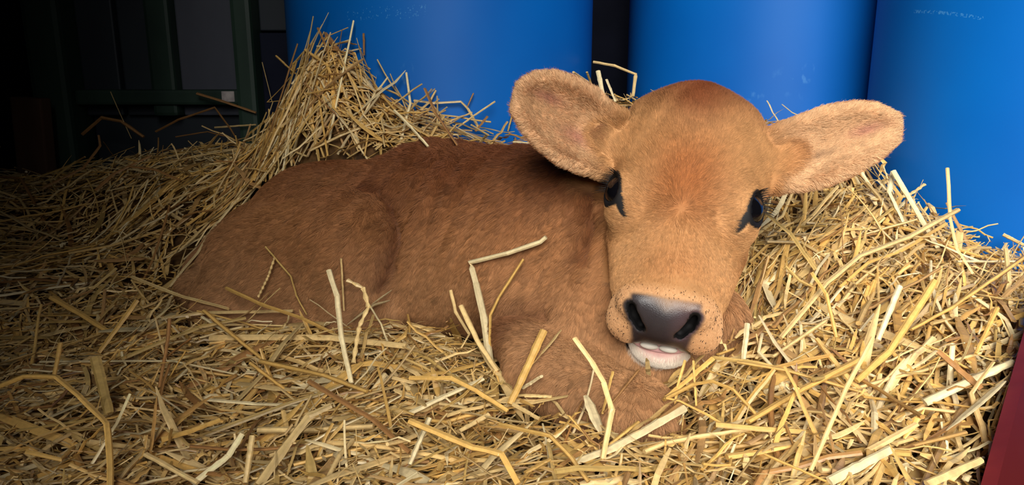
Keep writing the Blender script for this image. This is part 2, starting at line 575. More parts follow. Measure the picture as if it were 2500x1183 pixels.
def is_ear(p, h):
    """points on the two ears"""
    cand = np.where((np.abs(h[:, 0]) > 6.6) & (h[:, 1] < 2.5) & (h[:, 1] > -17) & (h[:, 2] > -13))[0]
    out = np.zeros(len(p), bool)
    EAR_SOFT['w'] = np.zeros(len(p))
    for k in range(0, len(cand), 20000):
        c = cand[k:k + 20000]
        d2 = ((p[c][:, None, :] - EAR_PTS[None]) ** 2).sum(2).min(1)
        out[c] = d2 < 0.0125 ** 2
        EAR_SOFT['w'][c] = sstep(0.0125, 0.0070, np.sqrt(d2))
    return out


def sdf(p):
    """trilinear read of the field"""
    p = np.atleast_2d(p)
    idx, fr = [], []
    for A, c in ((XS, p[:, 0]), (YS, p[:, 1]), (ZS, p[:, 2])):
        i = np.clip(np.searchsorted(A, c) - 1, 0, len(A) - 2)
        idx.append(i); fr.append(np.clip((c - A[i]) / (A[i + 1] - A[i]), 0, 1))
    out = 0
    for a in (0, 1):
        for b in (0, 1):
            for c in (0, 1):
                w = (fr[0] if a else 1 - fr[0]) * (fr[1] if b else 1 - fr[1]) * (fr[2] if c else 1 - fr[2])
                out = out + w * D[idx[0] + a, idx[1] + b, idx[2] + c]
    inside = (p[:, 0] > XS[0]) & (p[:, 0] < XS[-1]) & (p[:, 1] > YS[0]) & (p[:, 1] < YS[-1]) & (p[:, 2] > ZS[0]) & (p[:, 2] < ZS[-1])
    return np.where(inside, out, 1.0)


def calf_hit(px, py):
    ds = np.arange(0.5, 1.45, 0.001)
    v = sdf(CAM + ds[:, None] * ray(px, py))
    i = np.where(v < 0)[0]
    return ds[i[0]] if len(i) else None


# --- creases, nostrils, eyes
def crease(pts, rpx, k, sink=0.0):
    q = []
    for (px, py) in pts:
        d = calf_hit(px, py)
        if d: q.append((px, py, d + sink))
    for a, b in zip(q[:-1], q[1:]):
        pc((*a, rpx), (*b, rpx), k, 'sub')


crease([(925, 468), (965, 515), (974, 580), (958, 650), (925, 710)], 16, 0.009)
crease([(660, 492), (770, 466), (880, 456), (930, 470)], 10, 0.020)
crease([(1442, 460), (1446, 540), (1436, 640)], 10, 0.012)
crease([(1210, 770), (1270, 760), (1330, 770)], 5, 0.02)
CORN = [P(px, py, calf_hit(px, py)) for px, py in ((1531, 838), (1674, 858))]
FOLD = [P(px, py, calf_hit(px, py)) for px, py in ((905, 470), (958, 520), (965, 590), (940, 670))]
NECKF = [P(px, py, calf_hit(px, py)) for px, py in ((1440, 450), (1444, 540), (1436, 620))]
NOSTR = {-1: [(1541, 748), (1547, 772), (1563, 797)], 1: [(1697, 776), (1684, 800), (1660, 818)]}
NOS_W = []
for s, pts in NOSTR.items():
    q = [P(px, py, calf_hit(px, py) + 0.0015) for px, py in pts]
    for a, b in zip(q[:-1], q[1:]):
        rcone(a, b, 0.0036, 0.0044, 0.004, 'sub')
        rcone(a - tw * 0.007, b - tw * 0.007, 0.0036, 0.0044, 0.002, 'sub')
        rcone(a - tw * 0.014, b - tw * 0.014, 0.003, 0.004, 0.002, 'sub')
    NOS_W += [0.5 * (a + b) for a, b in zip(q[:-1], q[1:])] + q
NOS_SURF = list(NOS_W)
NOS_W = NOS_W + [q - tw * 0.008 for q in NOS_SURF] + [q - tw * 0.016 for q in NOS_SURF]
NOS_W = np.array(NOS_W)

EYES = []
for s in (-1, 1):
    c = (s * 5.75, -0.95, -2.2)
    od = nrm(np.array([s * 0.85, 0.03, 0.52]))
    la = np.array([-s * 0.36, 0.93, 0.10]); la = nrm(la - od * (la @ od))
    sa = np.cross(od, la)
    Bw = np.array([od @ HB, la @ HB, sa @ HB])
    EYES.append((s, H(*c), Bw))
    ell(H(*c), [0.0194, 0.0200, 0.0196], Bw, 0.006)
    ell(H(*(np.array(c) + od * 1.8)), [0.012, 0.0165, 0.0132], Bw, 0.003, 'sub')


# ------------------------------------------------------------------ surface nets
def surface_nets():
    Sg = D < 0
    nx, ny, nz = D.shape
    cnt = np.zeros((nx - 1, ny - 1, nz - 1), np.uint8)
    for a in (0, 1):
        for b in (0, 1):
            for c in (0, 1):
                cnt += Sg[a:nx - 1 + a, b:ny - 1 + b, c:nz - 1 + c]
    act = (cnt > 0) & (cnt < 8)
    I = np.argwhere(act)
    idm = np.full(act.shape, -1, np.int32)
    idm[act] = np.arange(len(I))
    acc = np.zeros((len(I), 3)); n = np.zeros(len(I))
    AX = (XS, YS, ZS)
    for ax_ in range(3):
        o1, o2 = [q for q in range(3) if q != ax_]
        for a in (0, 1):
            for b in (0, 1):
                g0 = I.copy(); g0[:, o1] += a; g0[:, o2] += b
                g1 = g0.copy(); g1[:, ax_] += 1
                d0 = D[g0[:, 0], g0[:, 1], g0[:, 2]].astype(float); d1 = D[g1[:, 0], g1[:, 1], g1[:, 2]].astype(float)
                m = (d0 < 0) != (d1 < 0)
                t = np.where(m, d0 / np.where(m, d0 - d1, 1), 0)
                p0 = np.stack([AX[q][g0[:, q]] for q in range(3)], 1); p1 = np.stack([AX[q][g1[:, q]] for q in range(3)], 1)
                acc[m] += (p0 + (p1 - p0) * t[:, None])[m]; n[m] += 1
    V = acc / n[:, None]
    quads = []
    for ax_ in range(3):
        o1, o2 = (ax_ + 1) % 3, (ax_ + 2) % 3
        lo = [slice(None)] * 3; hi = [slice(None)] * 3
        lo[ax_] = slice(0, -1); hi[ax_] = slice(1, None)
        x = np.argwhere(Sg[tuple(lo)] != Sg[tuple(hi)])
        ok = (x[:, o1] > 0) & (x[:, o2] > 0) & (x[:, o1] < D.shape[o1] - 1) & (x[:, o2] < D.shape[o2] - 1)
        x = x[ok]
        ins = Sg[x[:, 0], x[:, 1], x[:, 2]]
        c = []
        for (a, b) in ((-1, -1), (0, -1), (0, 0), (-1, 0)):
            g = x.copy(); g[:, o1] += a; g[:, o2] += b
            c.append(idm[g[:, 0], g[:, 1], g[:, 2]])
        q = np.stack(c, 1)
        q[~ins] = q[~ins][:, ::-1]
        quads.append(q)
    return V, np.concatenate(quads)


V, Q = surface_nets()
# light Laplacian smoothing
for _ in range(3):
    acc = np.zeros_like(V); n = np.zeros(len(V))
    for a, b in ((0, 1), (1, 2), (2, 3), (3, 0)):
        for c in range(3):
            acc[:, c] += np.bincount(Q[:, a], V[Q[:, b], c], len(V)) + np.bincount(Q[:, b], V[Q[:, a], c], len(V))
        n += np.bincount(Q[:, a], minlength=len(V)) + np.bincount(Q[:, b], minlength=len(V))
    V = V * 0.45 + 0.55 * acc / n[:, None]
# keep the largest island only
par = np.arange(len(V))
for _ in range(400):
    m = par[Q].min(axis=1)
    new = par.copy()
    for k in range(4):
        np.minimum.at(new, Q[:, k], m)
        np.minimum.at(new, par[Q[:, k]], m)
    new = new[new]; new = new[new]
    if (new == par).all(): break
    par = new
u, ct = np.unique(par, return_counts=True)
keep = par == u[ct.argmax()]
Q = Q[keep[Q].all(axis=1)]
mp_ = np.cumsum(keep) - 1
V = V[keep]; Q = mp_[Q]


def vnormals(V, Q):
    fn = np.cross(V[Q[:, 2]] - V[Q[:, 0]], V[Q[:, 3]] - V[Q[:, 1]])
    N = np.zeros_like(V)
    for k in range(4):
        for c in range(3): N[:, c] += np.bincount(Q[:, k], fn[:, c], len(V))
    return nrm(N), fn


N, FN = vnormals(V, Q)
# ribs showing along the upper flank
rc = P(1060, 440, 0.95)
tr_ax = nrm(P(1340, 585, 0.97) - P(800, 590, 1.13))
s_ = (V - rc) @ tr_ax - 0.28 * (V[:, 2] - rc[2]) + 0.004 * noise(V, 14, 6)
msk = np.exp(-((V - rc) @ tr_ax / 0.085) ** 2 - ((V[:, 2] - rc[2]) / 0.045) ** 2)
HLv = to_head(V)
bodym = (HLv[:, 2] < -14) | (HLv[:, 0] < -19)
V = V + N * (np.sin(s_ * 2 * math.pi / 0.034) * 0.0095 * msk * bodym)[:, None]
V = V + N * (noise(V, 28, 5) * 0.0022 * bodym)[:, None]
N, FN = vnormals(V, Q)


# ------------------------------------------------------------------ coat colour and hair plan
def near_seg(p, a, b):
    ba = np.asarray(b, float) - np.asarray(a, float)
    t = np.clip((p - a) @ ba / (ba @ ba), 0, 1)
    return np.linalg.norm(p - (np.asarray(a) + t[:, None] * ba), axis=1), t


TAN, PALE, RED, ORANGE = S(190, 140, 90), S(206, 158, 112), S(122, 58, 30), S(160, 92, 44)
BODY, BACK, BELLY = S(168, 114, 70), S(112, 60, 32), S(186, 138, 94)
EARC, PINK, BLACK, CHIN = S(222, 178, 132), S(200, 140, 116), S(16, 13, 13), S(240, 226, 206)


def mixc(a, b, t):
    return a * (1 - t[:, None]) + b * t[:, None]


def regions(p):
    h = to_head(p)
    dh, th_ = near_seg(h, (0, -8, -4.5), (0, 10, -5))
    ear = is_ear(p, h)
    headm = 1 - sstep(0.0, 1.0, dh - (8.5 - 2.0 * th_))
    dl, _ = near_seg(p, P(1330, 900, 0.77), P(1545, 1018, 0.672))
    headm = headm * sstep(0.040, 0.052, dl) * sstep(-12.6, -11.2, h[:, 2])
    ncf = np.linalg.norm((h - np.array([0, 11.1, -9.2])) / np.array([3.0, 2.3, 1.7]), axis=1)
    dj, _ = near_seg(h, (0, -3, -9.6), (0, 9.0, -8.6))
    headm = np.where((h[:, 1] > 6) & (h[:, 2] < -8.0) & (ncf > 1.22) & (dj > 3.4), 0, headm)
    for s in (-1, 1):
        dr, _ = near_seg(h, (s * 5, -6.5, -6.5), (s * 11, -7.5, -5.5))
        headm = np.maximum(headm, sstep(4.8, 4.0, dr))
    headm = np.where(ear, 1, headm)
    return h, headm, ear


def coat(p, n):
    h, headm, ear = regions(p)
    earw = EAR_SOFT['w']
    x, y, z = h.T
    # body
    c = np.tile(BODY, (len(p), 1))
    top = sstep(0.26, 0.37, p[:, 2] + 0.02 * noise(p, 30, 1))
    c = mixc(c, BACK, top * 0.9)
    c = mixc(c, BELLY, sstep(0.29, 0.17, p[:, 2]) * 0.85)
    px, py, dd = pix_arr(p)
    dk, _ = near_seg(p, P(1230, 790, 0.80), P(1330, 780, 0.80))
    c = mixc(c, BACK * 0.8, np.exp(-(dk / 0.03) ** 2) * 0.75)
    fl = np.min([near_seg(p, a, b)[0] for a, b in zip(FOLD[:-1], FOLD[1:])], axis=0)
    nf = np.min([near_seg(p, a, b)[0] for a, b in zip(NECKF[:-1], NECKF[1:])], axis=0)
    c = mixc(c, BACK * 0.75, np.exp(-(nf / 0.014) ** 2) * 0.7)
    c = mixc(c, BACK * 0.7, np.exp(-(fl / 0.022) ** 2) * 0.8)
    # head
    f = np.tile(TAN, (len(p), 1))
    wh = np.exp(-(np.abs(x / (3.0 + 0.12 * np.clip(-y, 0, 8))) ** 2.4 + np.abs((y + 1.6) / np.where(y < -1.6, 5.5, 4.2)) ** 2.4))
    f = mixc(f, ORANGE, wh * 0.85)
    pol = np.exp(-((x / 3.2) ** 2)) * sstep(-6.0, -10.5, y + 0.02 * x * x)
    f = mixc(f, RED, np.clip(pol, 0, 1) * 0.8)
    f = mixc(f, RED, sstep(-8.5, -13.0, y) * 0.55)
    f = mixc(f, ORANGE, sstep(-2.5, -6, z) * 0.35 * (1 - sstep(6, 9, y)))
    br = np.exp(-((x / 3.0) ** 2 + ((y - 6.5) / 2.5) ** 2))
    f = mixc(f, ORANGE, br * 0.35)
    f = mixc(f, PALE, sstep(8.6, 9.8, y) * 0.75)
    ncf = np.linalg.norm((h - np.array([0, 11.1, -9.2])) / np.array([3.0, 2.3, 1.7]), axis=1)
    f = mixc(f, CHIN, sstep(-7.6, -8.2, z) * sstep(9.0, 11.0, y) * sstep(1.25, 1.1, ncf))
    # ears
    e = np.tile(EARC, (len(p), 1))
    facing = (n @ tw) > 0.1
    e = mixc(e, ORANGE, np.where(facing, 0.0, 0.7))
    for (qx, qy, a, b) in ((1345, 242, 45, 16), (1420, 338, 50, 20), (2105, 318, 45, 16)):
        g = np.exp(-(((px - qx) + (py - qy) * (0.6 if qx < 1600 else -0.4)) / a) ** 2 - ((py - qy) - (px - qx) * (0.45 if qx < 1600 else -0.35)) ** 2 / b ** 2)
        e = mixc(e, PINK, np.clip(g, 0, 1) * np.where(facing, 0.85, 0))
    dk2, _ = near_seg(p, P(1945, 392, 0.755), P(2055, 378, 0.75))
    e = mixc(e, RED * 0.45, np.exp(-(dk2 / 0.0055) ** 2) * np.where(facing, 0.8, 0))
    e = mixc(e, RED, 0.55 * sstep(-8.6, -10.6, y) * (x < 0) * sstep(-14, -9, x))
    f = mixc(f, e, sstep(6.8, 10.5, np.abs(x) + 0.5 * noise(p, 200, 91)) * earw)
    c = c * (1 - headm[:, None]) + f * headm[:, None]
    # bare black skin: nose pad, nostril rims, lips, eyelids
    skin = np.zeros(len(p))
    padw = 2.9 + 0.25 * np.clip(-1.0 - z, -2, 3) * -0.55
    pad = sstep(0.35, -0.25, np.abs(x + 0.1) - padw) * sstep(1.0, 0.0, z + 0.2 - 0.16 * np.abs(x) + 0.10 * np.clip(x, 0, 3)) * sstep(9.8, 10.4, y) * sstep(-7.2, -6.4, z)
    skin = np.maximum(skin, pad * headm)
    dn = np.min(np.linalg.norm(p[:, None, :] - NOS_W[None], axis=2), axis=1) if len(p) < 50000 else np.min([np.linalg.norm(p - q, axis=1) for q in NOS_W], axis=0)
    skin = np.maximum(skin, sstep(0.0105, 0.0062, dn))
    corner = np.min([np.linalg.norm(p - q, axis=1) for q in CORN], axis=0) * 100 + 0.12 * noise(p, 700, 88)
    skin = np.maximum(skin, sstep(0.75, 0.45, corner) * headm)
    lid = np.zeros(len(p))
    for s, ec, Bw in EYES:
        q = (p - ec) @ Bw.T * 100
        rr = np.sqrt((q[:, 1] / 2.1) ** 2 + (q[:, 2] / 1.62) ** 2)
        lid = np.maximum(lid, sstep(1.1, 0.96, rr) * (q[:, 0] > -0.2))
        lid = np.maximum(lid, sstep(2.25, 2.05, np.linalg.norm(q, axis=1)) * (((p - O_H) @ E1) * 100 * s > 6.9))
        dc, _ = near_seg(h, (s * 5.9, 0.6, -0.6), (s * 5.0, 2.2, -0.9))
        lid = np.maximum(lid, sstep(0.62, 0.44, dc))
    skin = np.maximum(skin, lid)
    padc = mixc(np.tile(S(50, 44, 45), (len(p), 1)), S(74, 56, 58), np.clip(sstep(-0.2, 2.0, x) + sstep(-4.2, -5.6, z), 0, 1) * 0.8)
    sk = np.where((lid > 0.01)[:, None] | (corner < 0.8)[:, None], BLACK, padc)
    sk = np.where((dn < 0.0056)[:, None], BLACK * 0.5, sk)
    # pink lower lip inside the white chin
    lip = sstep(-8.35, -7.95, z) * sstep(-7.0, -7.4, z) * sstep(10.6, 11.6, y) * sstep(3.0, 2.4, np.abs(x)) * headm
    c = mixc(c, S(222, 170, 160), lip)
    c = c * (1 - skin[:, None]) + sk * skin[:, None]
    bare = np.clip(skin * 1.3 + lip, 0, 1)
    return c, bare, h, headm, ear, lid


def pix_arr(p):
    q = p - CAM
    d = q @ FW
    return 1250 + FPX * (q @ RT) / d, 591.5 - FPX * (q @ UP) / d, d


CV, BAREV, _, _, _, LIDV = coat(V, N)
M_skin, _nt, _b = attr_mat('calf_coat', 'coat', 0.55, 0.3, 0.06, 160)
# wet glossy nose where the hide is bare
_at = _nt.nodes.new('ShaderNodeAttribute'); _at.attribute_name = 'bare'
_mr = _nt.nodes.new('ShaderNodeMapRange'); _mr.inputs[3].default_value, _mr.inputs[4].default_value = 0.75, 0.36
_nt.links.new(_at.outputs['Fac'], _mr.inputs[0]); _nt.links.new(_mr.outputs[0], _b.inputs['Roughness'])
_tc = _nt.nodes.new('ShaderNodeTexCoord')
_vo = _nt.nodes.new('ShaderNodeTexVoronoi'); _vo.inputs['Scale'].default_value = 620; _vo.feature = 'DISTANCE_TO_EDGE'
_nt.links.new(_tc.outputs['Object'], _vo.inputs['Vector'])
_bp = _nt.nodes.new('ShaderNodeBump'); _bp.inputs['Distance'].default_value = 0.0012
_nt.links.new(_vo.outputs['Distance'], _bp.inputs['Height'])
_mb = _nt.nodes.new('ShaderNodeMath'); _mb.operation = 'MULTIPLY'; _mb.inputs[1].default_value = 0.18
_nt.links.new(_at.outputs['Fac'], _mb.inputs[0]); _nt.links.new(_mb.outputs[0], _bp.inputs['Strength'])
_nt.links.new(_bp.outputs[0], _b.inputs['Normal'])

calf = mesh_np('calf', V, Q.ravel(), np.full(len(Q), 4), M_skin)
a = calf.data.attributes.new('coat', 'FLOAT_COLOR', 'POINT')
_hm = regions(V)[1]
CVs = CV * (1 - 0.35 * ((1 - BAREV) * (1 - 0.85 * _hm))[:, None])          # hide coloured darker under the hair, for the shade between clumps
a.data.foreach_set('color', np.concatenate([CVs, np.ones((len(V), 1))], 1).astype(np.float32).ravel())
a = calf.data.attributes.new('bare', 'FLOAT', 'POINT')
_dn = np.min([np.linalg.norm(V - q, axis=1) for q in NOS_W], axis=0)
a.data.foreach_set('value', (BAREV * sstep(0.0045, 0.0070, _dn) * (1 - 0.8 * LIDV)).astype(np.float32))
tag(calf, 'brown calf lying in the straw with its head turned to the viewer', 'calf')

# ------------------------------------------------------------------ eyes, lashes, teeth
M_eye, _nt2, _b2 = new_mat('black_eye', 0.06, 0.6, S(10, 9, 12))
_b2.inputs['Coat Weight'].default_value = 0.0
_b2.inputs['Coat Roughness'].default_value = 0.03
M_lash, _, _ = new_mat('black_lash', 0.5, 0.3, S(18, 14, 12))
M_tooth, _, _ = new_mat('tooth', 0.45, 0.5, S(232, 222, 204))
M_gum, _, _ = new_mat('pink_gum', 0.3, 0.5, S(215, 165, 160))


def sphere(name, c, rad, B, mat, parent, nu=40, nv=24):
    vs, fs = [], []
    for i in range(nv + 1):
        ph = math.pi * i / nv
        for j in range(nu):
            t = 2 * math.pi * j / nu
            q = np.array([math.cos(ph) * rad[0], math.sin(ph) * math.cos(t) * rad[1], math.sin(ph) * math.sin(t) * rad[2]])
            vs.append(c + q @ np.asarray(B))
    for i in range(nv):
        for j in range(nu):
            fs.append((i * nu + j, (i + 1) * nu + j, (i + 1) * nu + (j + 1) % nu, i * nu + (j + 1) % nu))
    return mesh_py(name, vs, fs, mat, parent, True)


def tubes(paths, radii, sides=6, flat=1.0):
    """numpy tube builder: list of (n,3) paths and (n,) radii -> V, flat faces, sizes, path id per vertex"""
    VV, FF, SZ, ID, base = [], [], [], [], 0
    for pid, (p, r) in enumerate(zip(paths, radii)):
        p = np.asarray(p, float); n = len(p)
        t = nrm(np.gradient(p, axis=0))
        ref = np.array([0.0, 0.0, 1.0]) if abs(t[0][2]) < 0.85 else np.array([1.0, 0, 0])
        a = nrm(np.cross(t, ref)); b = np.cross(t, a)
        ang = np.arange(sides) * 2 * math.pi / sides
        fl = flat if np.isscalar(flat) else flat[pid]
        ring = p[:, None, :] + np.asarray(r)[:, None, None] * (np.cos(ang)[None, :, None] * a[:, None, :] + fl * np.sin(ang)[None, :, None] * b[:, None, :])
        VV.append(ring.reshape(-1, 3)); ID.append(np.full(n * sides, pid))
        k = np.arange(sides); k2 = (k + 1) % sides
        for i in range(n - 1):
            f = np.stack([base + i * sides + k, base + i * sides + k2, base + (i + 1) * sides + k2, base + (i + 1) * sides + k], 1)
            FF.append(f.ravel()); SZ += [4] * sides
        FF.append(base + k[::-1]); SZ.append(sides)
        FF.append(base + (n - 1) * sides + k); SZ.append(sides)
        base += n * sides
    return np.concatenate(VV), np.concatenate(FF), np.array(SZ), np.concatenate(ID)


for s, ec, Bw in EYES:
    sphere('eye', ec, (0.0172, 0.0176, 0.0172), Bw, M_eye, calf)
    paths, rad = [], []
    for k in range(46):
        t = (k / 45 - 0.5)
        th_ = t * 2.3
        # upper lid rim: negative long axis end, towards the outside
        la_, sa_ = -math.cos(th_) * 1.62, math.sin(th_) * 1.3
        root = ec + 0.01 * (np.array([1.05, la_ * 0.98, sa_]) @ Bw)
        dr = nrm(np.array([0.95, -0.55 * math.cos(th_) + rng.normal() * .08, 0.55 * math.sin(th_) + rng.normal() * .08]))
        L = rng.uniform(1.1, 1.7)
        pts = []
        for w in np.linspace(0, 1, 5):
            pts.append(root + 0.01 * ((dr * L * w) @ Bw) + np.array([0, 0, -0.004 * w * w]))
        paths.append(pts); rad.append(np.linspace(0.00035, 0.00008, 5))
    v_, f_, z_, _ = tubes(paths, rad, 4)
    mesh_np('eyelashes', v_, f_, z_, M_lash, calf)

for x0, w, yy in ((-1.0, 0.86, 12.45), (0.78, 0.86, 12.45), (-2.3, 0.5, 12.1), (2.1, 0.5, 12.1)):
    sphere('tooth', H(x0, yy - 0.15, -6.86), (0.01 * w, 0.0034, 0.0032), HB, M_tooth, calf, 24, 12)
sphere('gum', H(-0.1, 11.7, -7.62), (0.026, 0.0085, 0.0040), HB, M_gum, calf, 32, 16)

# ------------------------------------------------------------------ fur (hair curves)
M_fur, _ntf, _bf = attr_mat('fur', 'hcol', 0.62, 0.25)


def grow_fur(n_try):
    area_ = 0.5 * np.linalg.norm(FN, axis=1)
    cen = V[Q].mean(axis=1)
    fnn = nrm(FN)
    view = nrm(CAM - cen)
    fac = (fnn * view).sum(1)
    h = to_head(cen)
    dh, _ = near_seg(h, (0, -8, -4.5), (0, 10, -5))
    ear = is_ear(cen, h)
    dens = np.where(dh < 9.3, 3.0, 1.0)
    dens = np.where(ear, 2.6, dens)
    dens = dens * np.where(fac > -0.35, 1.0, 0.25) * np.where(cen[:, 2] < 0.09, 0.1, 1)
    w = area_ * dens
    fi = rng.choice(len(Q), size=n_try, p=w / w.sum())
    a, b = rng.random(n_try)[:, None], rng.random(n_try)[:, None]
    q = V[Q[fi]]
    p = (q[:, 0] * (1 - a) + q[:, 1] * a) * (1 - b) + (q[:, 3] * (1 - a) + q[:, 2] * a) * b
    qn = N[Q[fi]]
    n = nrm((qn[:, 0] * (1 - a) + qn[:, 1] * a) * (1 - b) + (qn[:, 3] * (1 - a) + qn[:, 2] * a) * b)
    c, bare, h, headm, ear, lid = coat(p, n)
    ok = rng.random(n_try) > bare * 1.2
    for s, ec, Bw in EYES:      # keep the eyeball clear
        q_e = (p - ec) @ Bw.T * 100
        ok &= (np.linalg.norm(p - ec, axis=1) > 0.0192) & ((np.sqrt((q_e[:, 1] / 2.1) ** 2 + (q_e[:, 2] / 1.62) ** 2) > 1.0) | (q_e[:, 0] < 0))
    p, n, c, h, headm, ear = p[ok], n[ok], c[ok], h[ok], headm[ok], ear[ok]
    m = len(p)
    x, y, z = h.T
    # flow: body runs back towards the rump and down
    back = -tr_ax
    ta = sstep(-0.10, 0.32, (P(1340, 585, 0.9) - p) @ tr_ax)[:, None]
    fb = back * (0.15 + 0.75 * ta) + np.array([0, 0, -0.9]) + 0.25 * np.stack([noise(p, 18, 21), noise(p, 18, 22), noise(p, 18, 23)], 1)
    # face: whorl just below the eye line
    fh = (np.stack([x, (y - 1.2) * np.where(y > 1.2, 1.0, 0.9), z * 0 - 0.4 * np.abs(x) * 0], 1)) @ HB
    fh = nrm(fh) + 0.18 * np.stack([noise(p, 90, 31), noise(p, 90, 32), noise(p, 90, 33)], 1)
    # muzzle and chin: down and out
    # ears: along the axis and fanning to the rim
    fe = np.zeros_like(p)
    for s in (-1, 1):
        A, B = EAR_AX[s]
        axd = nrm(B - A)
        mm = ear & (np.sign(x) == s)
        t = (p - A) @ axd
        perp = p - A - t[:, None] * axd
        perp = perp - (perp @ tw)[:, None] * tw
        g = axd[None] * 1.0 + perp * (38.0 * np.clip(np.linalg.norm(perp, axis=1) / 0.03, 0, 1))[:, None]
        fe[mm] = g[mm]
    fl = np.where(ear[:, None], nrm(fe), nrm(fb) * (1 - headm[:, None]) + nrm(fh) * headm[:, None])
    fl = fl - (fl * n).sum(1)[:, None] * n
    fl = nrm(fl + rng.normal(size=(m, 3)) * np.where(ear, 0.30, 0.20)[:, None])
    fl = nrm(fl - (fl * n).sum(1)[:, None] * n)
    L = 0.018 * (1 - headm) + (0.0048 + 0.0040 * sstep(4.0, 0.0, y)) * headm
    L = np.where(ear, 0.0085 + 0.003 * (np.abs(n @ tw) < 0.5), L)
    poll = sstep(-8, -11.5, y) * headm * ~ear
    L = L + poll * 0.006
    L = np.where((headm > 0.5) & (y > 8.3) & ~ear, 0.0022, L)
    L = np.where((headm > 0.5) & (z < -7.6) & (y > 8.5), 0.006, L)
    de = np.min([np.linalg.norm(p - ec, axis=1) for _, ec, _ in EYES], axis=0) * 100
    L = L * np.clip((de - 1.7) / 1.3, 0.4, 1)
    L *= rng.uniform(0.7, 1.25, m)
    lift = np.where(ear, 0.55, 0.24 * headm + 0.36 * (1 - headm)) + 0.12 * noise(p, 60, 41) + rng.normal(size=m) * 0.08
    lift = np.clip(lift, 0.08, 1.2)
    wk = (headm > 0.5) & ~ear & (y > 9.0) & (z > -7.4) & (np.abs(x) < 5.6) & (rng.random(m) < 0.012)
    lift = np.where(wk, 0.8, lift)
    K = 4
    pts = np.zeros((m, K, 3))
    side = np.cross(n, fl) * (noise(p, 120, 51) * 0.25)[:, None]
    for k in range(K):
        s = k / (K - 1)
        e = np.sin(lift) * (s - 0.35 * s * s)
        pts[:, k] = p + L[:, None] * (fl * (np.cos(lift) * s)[:, None] + n * e[:, None] + side * s * s) - n * (L * 0.05)[:, None]
    # clump the tips
    cs = np.where(ear, 0.0035, np.where(headm > 0.5, 0.0036, 0.0058))
    jp = p + 1.1 * cs[:, None] * np.stack([noise(p, 240, 61), noise(p, 240, 62), noise(p, 240, 63)], 1)
    key = np.floor(jp / cs[:, None]).astype(np.int64)
    key = (key[:, 0] * 73856093) ^ (key[:, 1] * 19349663) ^ (key[:, 2] * 83492791)
    _, inv = np.unique(key, return_inverse=True)
    cn = np.bincount(inv)
    hw = np.where(ear, 0.8, np.where(headm > 0.5, 0.55, 1.0))[:, None]
    for k, wgt in ((2, 0.42 * hw), (3, 0.72 * hw)):
        cm = np.stack([np.bincount(inv, pts[:, k, q]) / cn for q in range(3)], 1)[inv]
        pts[:, k] = pts[:, k] * (1 - wgt) + cm * wgt
    crand = rng.normal(size=cn.size)[inv] * np.where(headm > 0.5, 0.08, 0.12) * np.where((headm > 0.5) & (y > 8.3), 0.2, 1) + rng.normal(size=m) * 0.10 * np.where((headm > 0.5) & (y > 8.3), 0.4, 1)
    c = c * np.clip(1 + crand, 0.55, 1.5)[:, None]
    fore = np.exp(-(x / 4.0) ** 2 - ((y + 2.5) / 5.5) ** 2) * (headm > 0.5) * ~ear
    c = c * np.clip(1 + fore * rng.normal(size=m) * 0.20, 0.5, 1.5)[:, None]
    c[wk] = S(40, 28, 22)
    r0 = np.where(headm > 0.5, 0.00013, 0.00020) * np.where(ear, 1.15, 1)
    rad = (r0 * np.where(wk, 2.2, 1.0))[:, None] * np.array([1.0, 0.9, 0.65, 0.2])[None]
    hc_ = bpy.data.hair_curves.new('fur')
    hc_.add_curves([K] * m)
    hc_.attributes['position'].data.foreach_set('vector', pts.astype(np.float32).ravel())
    ra = hc_.attributes.get('radius') or hc_.attributes.new('radius', 'FLOAT', 'POINT')
    ra.data.foreach_set('value', rad.astype(np.float32).ravel())
    ca = hc_.attributes.new('hcol', 'FLOAT_COLOR', 'CURVE')
    ca.data.foreach_set('color', np.concatenate([c, np.ones((m, 1))], 1).astype(np.float32).ravel())
    hc_.materials.append(M_fur)
    o = bpy.data.objects.new('fur', hc_)
    COL.objects.link(o)
    o.parent = calf
    return o


grow_fur(800000)

# ================================================================== STRAW
CTRL = [(100, 430, 1.58), (220, 405, 1.6), (350, 378, 1.6), (480, 362, 1.56), (600, 345, 1.5), (100, 600, 1.26), (400, 700, 1.08), (80, 850, 0.92), (600, 1000, 0.76), (300, 1100, 0.64), (600, 1183, 0.62),
        (800, 800, 0.90), (1000, 840, 0.84), (1200, 960, 0.74), (1000, 1100, 0.64), (1400, 1150, 0.58), (1700, 1080, 0.60), (1720, 960, 0.68), (1000, 350, 1.24), (1250, 322, 1.17),
        (1480, 235, 1.33), (1900, 300, 1.12), (2000, 330, 1.08), (2100, 470, 0.95), (2200, 560, 0.90), (2350, 650, 0.83), (2450, 690, 0.78), (2480, 860, 0.66), (2100, 800, 0.75), (1900, 800, 0.76), (2000, 1000, 0.62),
        (2300, 1100, 0.55), (960, 215, 1.25), (1060, 275, 1.21), (1150, 305, 1.19), (1240, 330, 1.18), (2300, 640, 0.84), (2400, 690, 0.79), (2500, 720, 0.76), (1880, 560, 0.98), (1250, 420, 1.25), (620, 390, 1.42)]
CP = np.array([P(*c) for c in CTRL])
CP = np.vstack([CP, [[0.0, 0.3, 0.15], [-0.5, 0.35, 0.15], [0.4, 0.3, 0.18], [-1.3, 1.0, 0.2], [-1.4, 1.6, 0.24], [0.0, 0.9, 0.10], [-0.25, 1.0, 0.10], [0.2, 0.85, 0.10], [-0.85, 2.0, 0.2], [0.3, 1.9, 0.2]]])
HEAP = P(800, 250, 1.21)


